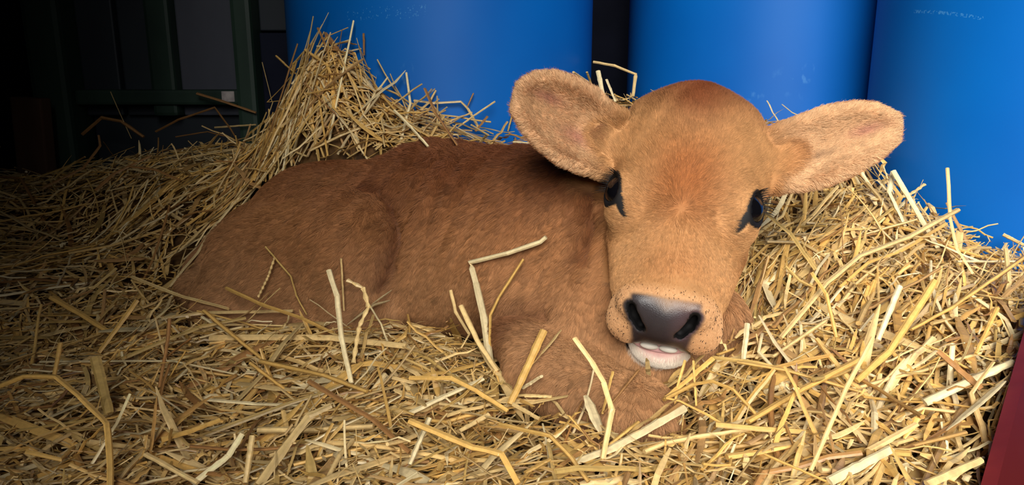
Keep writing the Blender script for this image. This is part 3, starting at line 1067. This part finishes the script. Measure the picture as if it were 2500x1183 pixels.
def height(x, y):
    x, y = np.asarray(x, float), np.asarray(y, float)
    w = 1.0 / (((x[..., None] - CP[:, 0]) ** 2 + (y[..., None] - CP[:, 1]) ** 2) + 0.0016) ** 1.8
    z = (w * CP[:, 2]).sum(-1) / w.sum(-1)
    z = z + 0.125 * np.exp(-((x - HEAP[0]) / 0.110) ** 2 - ((y - HEAP[1]) / 0.11) ** 2)
    return z


def board_side(p):
    return ((p - L0) @ BN > -0.014) & (p[:, 0] > 0.15) & (p[:, 1] < 0.85)


def clear(p, fat=0.0):
    """True where a straw point may be: outside the calf and the drums"""
    ok = sdf(p) > fat
    for cx, cy, _ in DRUMS:
        ok &= (p[:, 0] - cx) ** 2 + (p[:, 1] - cy) ** 2 > (DR + 0.004) ** 2
    ok &= p[:, 1] < DY - 0.05
    ok &= ~board_side(p)
    return ok


GOLD, WHEAT, PALES, BROWN, OLIVE = S(218, 172, 94), S(224, 190, 128), S(234, 212, 162), S(160, 114, 66), S(192, 158, 92)


def straw_colour(n):
    pal = np.array([GOLD, WHEAT, PALES, BROWN, OLIVE])
    i = rng.choice(5, size=n, p=[0.32, 0.30, 0.13, 0.15, 0.10])
    j = rng.choice(5, size=n, p=[0.3, 0.4, 0.1, 0.1, 0.1])
    t = rng.random(n)[:, None] * 0.5
    return (pal[i] * (1 - t) + pal[j] * t) * rng.uniform(0.8, 1.12, n)[:, None]


M_straw, _, _b3 = attr_mat('straw', 'scol', 0.42, 0.4, 0.14, 260, 0.25)
M_deep = noisy_mat('shaded_straw_base', S(60, 40, 22), S(112, 80, 44), 60, 0.8, 0.2, 0.6)  # gap shade put into the colour of the lower straw


def make_stalks(n, seed, lmin, lmax, wmin, wmax, zlo, zhi, region, spike=0.08, leaf=0.2):
    out = []
    r = np.random.default_rng(seed)
    x0, x1, y0, y1 = region
    X = r.uniform(x0, x1, n); Y = r.uniform(y0, y1, n)
    yaw = r.uniform(0, 2 * math.pi, n)
    yaw = np.where((X > 0.12) & (Y < 1.0) & (r.random(n) < 0.55), r.normal(math.radians(48), 0.45, n), yaw)
    yaw = np.where((X < 0.05) & (r.random(n) < 0.25), r.normal(math.radians(8), 0.4, n), yaw)
    Lh = r.uniform(lmin, lmax, n)
    pitch = r.normal(0, 0.12, n)
    up = r.random(n) < spike
    pitch = np.where(up, r.uniform(0.2, 0.8, n), pitch)
    Lh = np.where(up, np.minimum(Lh, r.uniform(0.05, 0.12, n)), Lh)
    off = r.uniform(zlo, zhi, n)
    K = 6
    s = np.linspace(-0.5, 0.5, K)
    kink = r.random(n) < 0.36
    kpos = r.uniform(-0.3, 0.3, n)
    kang = np.where(kink, r.normal(0, 0.9, n), 0)
    bend = r.normal(0, 0.25, n)
    ya = yaw[:, None] + bend[:, None] * s[None] + kang[:, None] * (s[None] > kpos[:, None])
    step = Lh[:, None] / (K - 1)
    px = np.cumsum(np.cos(ya) * step, 1); py = np.cumsum(np.sin(ya) * step, 1)
    px = X[:, None] + px - px.mean(1, keepdims=True); py = Y[:, None] + py - py.mean(1, keepdims=True)
    cp = np.cos(pitch)[:, None]
    px = X[:, None] + (px - X[:, None]) * cp; py = Y[:, None] + (py - Y[:, None]) * cp
    hz = height(px, py); hc0 = height(X, Y)[:, None]
    lin = hz[:, :1] + (hz[:, -1:] - hz[:, :1]) * (s[None] + 0.5)
    z = np.maximum(0.35 * hz + 0.65 * lin, hz - 0.006) + off[:, None] + np.sin(pitch)[:, None] * Lh[:, None] * (s[None] + np.where(up, 0.35, 0)[:, None]) + r.normal(0, 0.0015, (n, K))
    p = np.stack([px, py, z], 2)
    flatp = p.reshape(-1, 3)
    ok = clear(flatp, 0.003).reshape(n, K).all(1)
    p = p[ok]
    wd_ = r.uniform(wmin, wmax, n)[ok]
    isleaf = (r.random(n) < leaf)[ok]
    return p, wd_, np.where(isleaf, 0.18, r.uniform(0.4, 0.9, len(p))), isleaf


def stalk_mesh(name, p, wd_, fl, leaf, col, mats, base=None, parent=None, rmod=None):
    n, K, _ = p.shape
    sides = 6
    t = nrm(np.gradient(p, axis=1))
    ref = np.zeros_like(t); ref[..., 2] = 1
    vert = np.abs(t[..., 2:3]) > 0.9
    ref = np.where(vert.any(axis=1, keepdims=True), np.array([1.0, 0.2, 0]), ref)
    a = nrm(np.cross(t, ref)); b = np.cross(t, a)
    tw_ = rng.uniform(-0.6, 0.6, n)[:, None, None]
    a, b = a * np.cos(tw_) + b * np.sin(tw_), b * np.cos(tw_) - a * np.sin(tw_)
    ang = np.arange(sides) * 2 * math.pi / sides
    sp = np.linspace(0, 1, K)[None]
    taper = np.where(leaf[:, None], np.clip(1.5 * np.sin(np.pi * (0.12 + 0.83 * sp)), 0.1, 1.2), 1 - 0.25 * sp + rng.normal(0, 0.05, (n, K)))
    if rmod is not None: taper = rmod[None]
    rr = wd_[:, None] * 0.5 * np.where(leaf[:, None], 1.5, 1) * taper
    ring = p[:, :, None, :] + rr[:, :, None, None] * (np.cos(ang)[None, None, :, None] * a[:, :, None, :] + fl[:, None, None, None] * np.sin(ang)[None, None, :, None] * b[:, :, None, :])
    Vv = ring.reshape(-1, 3)
    k = np.arange(sides); k2 = (k + 1) % sides
    one = []
    for i in range(K - 1):
        one.append(np.stack([i * sides + k, i * sides + k2, (i + 1) * sides + k2, (i + 1) * sides + k], 1))
    one = np.concatenate(one)
    faces = (one[None] + (np.arange(n) * K * sides)[:, None, None]).reshape(-1)
    caps = np.concatenate([k[::-1], (K - 1) * sides + k])
    capf = (caps[None] + (np.arange(n) * K * sides)[:, None]).reshape(-1)
    sizes = np.concatenate([np.full(n * len(one), 4), np.full(n * 2, sides)])
    shade = 1 + rng.normal(0, 0.06, (n, K, 1)) - 0.12 * (np.linspace(0, 1, K)[None, :, None] < 0.05)
    vc = np.repeat((col[:, None, :] * shade)[:, :, None, :], sides, axis=2) * (1 + rng.normal(0, 0.13, (n, 1, sides, 1)))
    vc = vc.reshape(-1, 3)
    flat = np.concatenate([faces, capf])
    mi = np.zeros(len(sizes), int)
    if base is not None:
        bv, bf = base
        flat = np.concatenate([flat, bf.ravel() + len(Vv)])
        sizes = np.concatenate([sizes, np.full(len(bf), 4)])
        mi = np.concatenate([mi, np.ones(len(bf), int)])
        Vv = np.concatenate([Vv, bv]); vc = np.concatenate([vc, np.tile(BROWN, (len(bv), 1))])
    o = mesh_np(name, Vv, flat, sizes, mats, parent, base is None and rmod is not None and False, mi)
    at = o.data.attributes.new('scol', 'FLOAT_COLOR', 'POINT')
    at.data.foreach_set('color', np.concatenate([np.clip(vc, 0, 1), np.ones((len(vc), 1))], 1).astype(np.float32).ravel())
    return o


# straw base underneath, coloured dark for the shade between stalks
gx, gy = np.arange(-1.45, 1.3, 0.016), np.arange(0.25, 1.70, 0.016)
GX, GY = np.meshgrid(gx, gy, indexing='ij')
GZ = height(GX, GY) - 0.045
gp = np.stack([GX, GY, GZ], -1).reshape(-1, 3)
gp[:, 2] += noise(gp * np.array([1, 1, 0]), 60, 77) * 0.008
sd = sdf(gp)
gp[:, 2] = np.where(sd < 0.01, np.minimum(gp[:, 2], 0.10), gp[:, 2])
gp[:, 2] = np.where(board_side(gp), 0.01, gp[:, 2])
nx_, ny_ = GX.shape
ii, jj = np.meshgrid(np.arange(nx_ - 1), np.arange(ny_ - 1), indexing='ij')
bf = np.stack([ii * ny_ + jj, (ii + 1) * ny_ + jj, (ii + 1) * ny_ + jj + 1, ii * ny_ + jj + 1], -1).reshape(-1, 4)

NEAR, ALL = (-0.75, 0.75, 0.42, 1.0), (-1.4, 1.2, 0.42, 1.68)
sets = [make_stalks(7000, 1, 0.05, 0.20, 0.0026, 0.0056, -0.045, 0.002, ALL, 0.04, 0.25),
        make_stalks(10500, 2, 0.02, 0.10, 0.0012, 0.0040, -0.040, 0.006, ALL, 0.09, 0.45),
        make_stalks(3600, 3, 0.05, 0.18, 0.0032, 0.0064, -0.038, 0.004, NEAR, 0.05, 0.25),
        make_stalks(11000, 4, 0.012, 0.07, 0.0008, 0.0030, -0.030, 0.007, NEAR, 0.14, 0.5),
        make_stalks(2700, 5, 0.05, 0.18, 0.0026, 0.0052, -0.02, 0.012, (HEAP[0] - 0.19, HEAP[0] + 0.20, HEAP[1] - 0.18, HEAP[1] + 0.12), 0.30, 0.2)]
p_ = np.concatenate([s[0] for s in sets]); w_ = np.concatenate([s[1] for s in sets]); f_ = np.concatenate([s[2] for s in sets]); l_ = np.concatenate([s[3] for s in sets])

# ---- the stalks that show largest are objects of their own
def stalk_obj(pts, wd1, fl1, leaf1, col1, label, group=None, rr=None):
    o = stalk_mesh('straw_stalk', pts[None], np.array([wd1]), np.array([fl1]), np.array([leaf1]), col1[None], [M_straw], rmod=rr)
    c = pts.mean(0)
    me = o.data
    co = np.zeros(len(me.vertices) * 3, np.float32); me.vertices.foreach_get('co', co)
    co = co.reshape(-1, 3) - c.astype(np.float32)
    me.vertices.foreach_set('co', co.ravel()); me.update()
    o.location = c
    tag(o, label, 'straw stalk', group)
    return o


q_ = p_ - CAM
dq = q_ @ FW
PX, PY = 1250 + FPX * (q_ @ RT) / dq, 591.5 - FPX * (q_ @ UP) / dq
plen = np.hypot(np.diff(PX, axis=1), np.diff(PY, axis=1)).sum(1)
infr = ((PX > 10) & (PX < 2480) & (PY > 10) & (PY < 1170)).all(1)
topl = (p_[:, :, 2] - height(p_[:, :, 0], p_[:, :, 1])).min(1)
score = plen * np.minimum(w_ * FPX / dq.mean(1), 22) * infr * (topl > -0.004)
# not the ones hidden behind the calf
ds_ = np.linspace(0.5, 0.985, 40)
for k in np.argsort(-score)[:700]:
    m_ = p_[k].mean(0)
    if (sdf(CAM + ds_[:, None] * (m_ - CAM)) < 0).any(): score[k] = 0
pick = np.argsort(-score)[:150]
cols = straw_colour(len(p_))
REG = [('front', 'loose golden straw stalk lying on the bright bedding in front of the calf', 'loose stalks in front of the calf'),
       ('right', 'loose golden straw stalk lying on the bedding right of the calf head', 'loose stalks right of the calf head'),
       ('left', 'loose straw stalk lying in the dimmer bedding left of the calf', 'loose stalks left of the calf'),
       ('back', 'loose straw stalk on the piled straw between the calf back and the left drum', 'loose stalks behind the calf')]
for k in pick:
    mx, my = PX[k].mean(), PY[k].mean()
    rg = REG[1] if mx > 1750 else (REG[2] if mx < 560 and my < 900 else REG[0])
    if p_[k][:, 1].mean() > 1.08 and 560 < mx < 1750: rg = REG[3]
    stalk_obj(p_[k], w_[k], f_[k], l_[k], cols[k], rg[1], rg[2])
rest = np.ones(len(p_), bool); rest[pick] = False
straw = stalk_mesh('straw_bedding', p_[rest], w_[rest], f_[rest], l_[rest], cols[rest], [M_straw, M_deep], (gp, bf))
tag(straw, 'deep golden straw bedding spread around the calf over the floor', 'straw', kind='stuff')


# ---- single stalks that stand out in the photo: (points in photo pixels, width px, colour, label)
def scene_depth(px, py, calf_too=True):
    best = 1.62
    r = ray(px, py)
    d = calf_hit(px, py) if calf_too else None
    if d: best = min(best, d - 0.014)
    ds = np.arange(0.42, 1.62, 0.004)
    q = CAM + ds[:, None] * r
    below = np.where(q[:, 2] < height(q[:, 0], q[:, 1]) + 0.006)[0]
    if len(below): best = min(best, ds[below[0]])
    for cx, cy, _ in DRUMS:
        hit = np.where((q[:, 0] - cx) ** 2 + (q[:, 1] - cy) ** 2 < (DR + 0.008) ** 2)[0]
        if len(hit): best = min(best, ds[hit[0]] - 0.004)
    return best


def hero(pts, wpx, colk, label, style=''):
    pts = [tuple(map(float, q)) for q in pts]
    dep = [scene_depth(*q, calf_too='back' not in style) for q in pts]
    b = int(np.argmax([q[1] for q in pts]))
    out = []
    for (x, y), d in zip(pts, dep):
        dist = math.hypot(x - pts[b][0], y - pts[b][1]) * dep[b] / FPX
        dd = min(max(d, dep[b] - 0.5 * dist), dep[b] + 0.5 * dist, d)
        out.append(P(x, y, dd - 0.004))
    out = np.array(out)
    # resample, slightly rounded at the kinks
    seg = np.linalg.norm(np.diff(out, axis=0), axis=1); cum = np.concatenate([[0], np.cumsum(seg)])
    K = 18 if 'ear' in style else 13
    t = np.linspace(0, cum[-1], K)
    t = np.sort(np.concatenate([t, cum[1:-1]]))
    R = np.stack([np.interp(t, cum, out[:, q]) for q in range(3)], 1)
    R[1:-1] += rng.normal(0, 0.00012, R[1:-1].shape)
    w = wpx * np.mean(dep) / FPX
    rm = None
    if 'ear' in style:
        rm = np.where(np.arange(len(R)) % 2 == 0, 1.35, 0.7)
    elif 'leaf' not in style:
        rm = 1 - 0.18 * np.linspace(0, 1, len(R)) + rng.normal(0, 0.018, len(R))
        for kk in range(int(rng.integers(3, 6)), len(R) - 2, 6): rm[kk] *= 1.13      # the nodes
    col = {'g': GOLD, 'w': WHEAT, 'p': PALES, 'b': BROWN, 'o': OLIVE}[colk] * rng.uniform(0.92, 1.08) * (0.85 if colk == 'p' and 'leaf' in style else 1)
    return stalk_obj(R, w, 0.25 if 'leaf' in style else rng.uniform(0.5, 0.8), 'leaf' in style, col, label, 'single stalks that stand out of the bedding', rm)


HEROES = [
([(1195,880),(1183,780),(1162,690),(1148,640),(1240,617),(1320,590),(1333,578)],19,'p','thick pale stalk standing against the calf shoulder with its top bent flat to the right'),
([(1195,872),(1197,770),(1215,730),(1278,632)],12,'g','yellow stalk leaning up right beside the thick bent pale stalk at the shoulder'),
([(1100,708),(1112,760),(1146,815),(1125,850)],8,'w','thin crooked stalk just left of the thick bent pale stalk'),
([(1125,745),(1165,830),(1215,905)],12,'w','straight stalk slanting down right across the base of the bent pale stalk'),
([(1328,806),(1290,890),(1245,986)],19,'g','thick cut stalk leaning over the dark fur of the calf elbow'),
([(1370,805),(1325,860),(1290,900)],8,'w','narrow pointed blade leaning beside the thick cut stalk at the elbow','leaf'),
([(1402,825),(1445,884),(1474,933),(1494,998),(1486,1039),(1472,1120)],15,'w','long crooked stalk crossing the folded knee below the calf chin'),
([(1496,906),(1470,1010)],8,'g','short thin stalk leaning on the folded knee left of the dark gold one'),
([(1560,902),(1475,1006)],8,'b','dark gold stalk slanting from the chin down to the knee'),
([(1672,994),(1575,1050),(1490,1096),(1400,1128)],21,'p','thick pale stalk lying across the front of the folded knee'),
([(1559,1029),(1485,1087)],12,'g','short yellow stalk just above the thick pale one on the knee'),
([(1430,965),(1450,1010),(1468,1060)],19,'p','broad pale husk stuck to the fur left of the crooked stalk on the knee','leaf'),
([(1390,1015),(1445,1080)],8,'g','thin yellow stalk left of the pale husk on the knee'),
([(1573,1102),(1620,1082),(1700,1065),(1833,1046)],15,'w','frayed stalk running right from the lower edge of the folded knee'),
([(1673,879),(1655,940),(1647,1000)],7,'g','thin upright stalk hanging below the calf lower lip'),
([(1693,880),(1700,990)],7,'g','thin upright stalk just right of the lower lip'),
([(1620,975),(1690,938),(1740,930),(1790,950),(1845,1010)],14,'g','arched golden stalk right of the folded knee'),
([(1740,872),(1850,885),(1950,910)],13,'o','olive stalk running right from the calf muzzle'),
([(1740,874),(1680,925),(1625,970)],14,'g','stalk slanting down left from under the calf muzzle to the knee'),
([(1825,790),(1815,880)],14,'p','short white stub standing right of the muzzle'),
([(1000,922),(1102,922),(1163,953),(1240,1002)],13,'g','curved yellow stalk arching over the bedding left of the elbow'),
([(1220,1035),(1343,1063),(1392,1112),(1437,1175)],17,'g','thick golden stalk bending down to the bottom edge left of the knee'),
([(1000,1008),(1090,965),(1180,924)],18,'p','straight pale stalk rising right under the curved yellow one'),
([(1000,1027),(1155,1092),(1225,1108),(1265,1180)],19,'g','long golden stalk bending down at its right end at the bottom edge'),
([(1049,1020),(1000,1133)],18,'p','pale stalk leaning steeply left at the lower middle'),
([(1194,1010),(1122,1051)],14,'w','short stalk between the long golden stalk and the straight pale one'),
([(1282,1153),(1343,1120)],13,'g','short golden stalk at the bottom edge beside the bending thick one'),
([(1282,965),(1347,967)],11,'w','short level stalk below the calf elbow'),
([(1278,945),(1322,918)],15,'p','pale split stub pointing up right below the elbow'),
([(1253,986),(1318,1022)],16,'w','short thick stalk slanting down right below the elbow'),
([(126,726),(200,768),(269,812)],17,'g','thick golden stalk forming the left arm of a V at the far left'),
([(335,733),(290,795),(241,861)],15,'g','straight stalk forming the right arm of the V at the far left'),
([(232,872),(246,925),(266,1009)],24,'o','thick olive stem standing below the V at the left'),
([(0,942),(59,918),(138,920),(197,970),(261,1034),(269,1122),(269,1190)],16,'g','long yellow stalk arching from the left edge and dropping to the bottom'),
([(323,676),(444,723),(557,753)],13,'w','straight stalk slanting down right behind the calf hind leg'),
([(554,703),(641,743),(739,777),(813,812)],15,'g','dark gold stalk lying against the calf thigh'),
([(394,777),(493,763),(715,758)],11,'w','long level stalk along the foot of the calf thigh'),
([(513,824),(651,822),(808,824),(991,844)],19,'w','broad pale stalk lying level below the calf belly'),
([(99,883),(320,881),(424,881),(586,915)],10,'p','long whitish stalk lying level left of the middle'),
([(414,777),(409,832),(389,945)],9,'b','thin brown stalk hanging down across the whitish level stalk'),
([(453,856),(404,935)],8,'g','short yellow stalk leaning left over the whitish level stalk'),
([(498,758),(570,818),(641,876)],15,'g','golden stalk slanting down right below the hind leg'),
([(493,773),(562,817)],9,'p','short white stalk just below the golden slanting one'),
([(296,876),(400,832),(493,797),(600,776)],12,'o','olive stalk rising to the right below the hind leg'),
([(803,659),(823,723),(833,822),(858,935)],13,'p','whitish stalk with a drooping tip standing before the calf thigh'),
([(833,630),(837,700),(840,758)],9,'w','short straight stalk standing just behind the whitish one'),
([(848,684),(887,703),(900,748),(877,797),(862,886)],10,'w','stalk with a curved seed head hooking over at the flank','ear'),
([(956,708),(907,743)],9,'p','small pale blade sticking right from the curved seed head','leaf'),
([(951,733),(912,745),(848,792)],13,'p','broad pale blade crossing the curved seed head','leaf'),
([(648,602),(710,674),(724,723),(749,768)],7,'o','thin olive stalk with a fine curved tip against the thigh'),
([(670,630),(655,674),(631,723)],8,'w','thin drooping seed head left of the olive stalk on the thigh','ear'),
([(631,1183),(700,1085),(754,1014),(808,989)],24,'w','very thick pale stalk rising right from the bottom edge'),
([(478,1174),(557,1112),(591,1058)],18,'p','split pale stalk rising right at the bottom left of the middle'),
([(355,1108),(483,1178)],17,'w','thick stalk slanting down to the bottom edge at the left'),
([(394,1073),(470,1050),(537,1024)],17,'g','thick golden stalk with an open cut end at the lower left'),
([(616,1063),(599,1178)],14,'w','upright cut stalk at the bottom edge left of the middle'),
([(39,1051),(187,1029),(262,1010)],10,'o','level olive stalk crossing behind the long arching yellow one'),
([(611,886),(710,960)],12,'g','golden stalk slanting down right in the middle of the bedding'),
([(754,930),(912,1024),(1000,1103)],15,'b','long tan stalk slanting down right towards the bottom middle'),
([(503,975),(620,985),(739,989)],12,'p','pale level stalk left of the very thick pale stalk'),
([(636,881),(789,915),(897,955)],17,'g','golden flattened stalk under the broad level one'),
([(631,1049),(770,1048),(912,1039)],20,'w','broad level stalk crossing the very thick pale one'),
([(148,837),(133,915)],10,'g','short upright stalk left of the V of stalks'),
([(2181,417),(2235,510),(2290,605)],14,'p','pale folded stalk leaning on the nearest drum, its long right leg'),
([(2181,419),(2171,469),(2210,552)],12,'p','pale folded stalk leaning on the nearest drum, its short left leg'),
([(2313,410),(2320,532),(2336,605),(2376,668)],8,'w','thin lone stalk standing up against the nearest drum'),
([(2339,512),(2217,579),(2098,625),(2018,691),(1906,824)],14,'w','very long stalk sweeping up right to end in front of the nearest drum'),
([(2310,545),(2200,612),(2120,640),(2050,700)],10,'g','yellow stalk lying close under the very long sweeping one'),
([(2500,628),(2429,678),(2323,751),(2224,804)],14,'g','long golden stalk running up to the right edge'),
([(2336,638),(2482,638)],10,'p','pale level stalk across the foot of the nearest drum'),
([(2283,685),(2237,757),(2171,857),(2091,929)],17,'g','golden stalk curving down left in the middle of the right bedding'),
([(2197,698),(2144,830)],14,'p','straight pale stalk leaning above the golden curving one'),
([(2098,876),(1959,949),(1826,1029)],21,'g','thick golden stalk rising right in front of the calf chest'),
([(2018,781),(1886,870)],12,'w','straight stalk rising right above the thick golden one'),
([(1982,665),(2018,718),(2042,824)],9,'g','thin orange stalk hanging down right of the calf cheek'),
([(2257,982),(2369,929),(2475,883)],22,'p','broad white stalk rising to the top of the red board'),
([(2452,930),(2390,985),(2310,1050)],15,'p','broad whitish split leaf beside the red board','leaf'),
([(2396,949),(2340,900),(2290,857)],17,'b','thick brown stalk crossing the broad white one'),
([(2025,1174),(2177,1095)],24,'p','thick pale stalk at the bottom edge left of the red board'),
([(2118,1101),(2237,1035)],21,'w','thick stalk just above the thick pale one at the bottom right'),
([(2435,751),(2382,863)],12,'g','short golden stalk leaning left above the red board'),
([(2263,1181),(2396,1121)],21,'w','broad stalk ending at the lower part of the red board'),
([(1800,883),(1919,903),(2104,956)],11,'g','level golden stalk crossing the thick golden one'),
([(2131,824),(2065,949),(1979,1148)],10,'w','long thin stalk slanting down left in the right bedding'),
([(1866,1108),(2018,1174)],14,'g','golden stalk slanting down to the bottom edge right of the knee'),
([(2449,572),(2500,598)],14,'w','cut stalk end poking in from the right edge before the drum'),
([(1870,520),(1932,572),(1992,658)],12,'o','greyish stalk starting right beside the calf right eye','back'),
([(2257,450),(2224,473),(2184,486),(2131,486)],8,'w','knobbly seed head crossing the pale folded stalk','ear'),
([(2190,500),(2131,545)],9,'o','short olive stalk under the knobbly seed head'),
([(776,68),(790,98),(801,132)],6,'b','highest stalk on top of the straw heap'),
([(888,81),(889,135)],7,'b','straight upright stalk at the right of the heap top'),
([(774,113),(812,114)],5,'p','small level stalk just under the highest one'),
([(675,137),(697,158),(722,180)],9,'g','stalk forming the left corner of the straw heap'),
([(745,122),(798,158),(812,190)],9,'g','golden stalk slanting right across the heap top'),
([(712,180),(718,155),(745,124)],8,'g','folded golden stalk at the upper left of the heap'),
([(794,79),(812,106),(832,134)],9,'b','brown blade leaning right on the heap top','leaf'),
([(740,191),(769,180),(797,188)],9,'g','curved golden stalk looping in the middle of the heap'),
([(758,367),(830,331),(916,299)],9,'w','long pale stalk rising right just behind the calf back'),
([(963,270),(1005,312),(1046,358)],9,'p','straight pale stalk slanting down right to the calf back'),
([(916,365),(1050,248),(1064,220)],8,'w','long stalk rising right across the pale slanting one'),
([(1037,216),(1064,277),(1118,356)],9,'b','brown stalk dropping right in front of the left drum'),
([(1010,245),(1057,252),(1125,248),(1143,266),(1168,310)],8,'w','stalk bent down at its right end before the left drum'),
([(1208,248),(1154,284),(1118,310)],6,'w','thin stalk with a frayed tip rising right before the left drum'),
([(1156,227),(1140,263)],5,'b','tiny upright stalk left of the frayed one'),
([(1190,284),(1161,320)],7,'b','short dark stalk below the frayed one'),
([(1255,266),(1240,320)],7,'o','short stalk standing left of the calf left ear','back'),
([(1449,151),(1500,160),(1552,181),(1545,235)],9,'w','stalk bent like an upside down hook between the ear and the poll','back'),
([(1400,176),(1438,202),(1460,222)],7,'w','short stalk slanting right behind the top of the left ear','back'),
([(1460,173),(1478,259)],10,'p','straight pale stalk standing behind the left ear','back'),
([(1481,194),(1503,248)],7,'p','thin pale stalk right of the straight pale one behind the ear','back'),
([(1433,176),(1447,215)],6,'o','small olive stalk left of the straight pale one behind the ear','back'),
([(201,328),(249,287),(296,296),(351,334)],11,'b','bent brown stalk standing out in front of the dark green door'),
([(270,224),(292,275),(321,338)],4,'w','hair thin stalk standing up against the dark door'),
([(104,459),(203,410),(245,355),(241,330)],7,'b','crooked stem rising right at the foot of the left door post'),
([(380,321),(435,292),(524,262),(562,313),(592,363)],6,'b','long thin stalk arched before the lower door panel'),
([(480,228),(549,249),(625,275)],9,'b','stalk slanting down right across the door rail'),
([(604,330),(659,287),(714,241)],11,'g','golden stalk rising right at the left foot of the heap'),
([(524,311),(625,304)],6,'w','thin level stalk before the lower door panel'),
([(429,334),(507,321),(571,338)],5,'b','low arched stalk at the foot of the lower door panel'),
([(232,465),(279,423),(368,380)],9,'b','brown stalk rising right before the door sill'),
([(317,406),(380,414),(440,440)],8,'b','brown stalk slanting down right before the door sill'),
([(376,410),(456,385),(507,376),(592,363)],7,'w','long stalk with a bright middle along the door sill'),
([(640,152),(652,200),(664,248)],4,'w','fine curled stalk standing before the right door post'),
([(0,431),(51,435),(85,497)],7,'b','bent brown stalk at the left edge below the brown board'),
]
for hh in HEROES:
    hero(*hh)
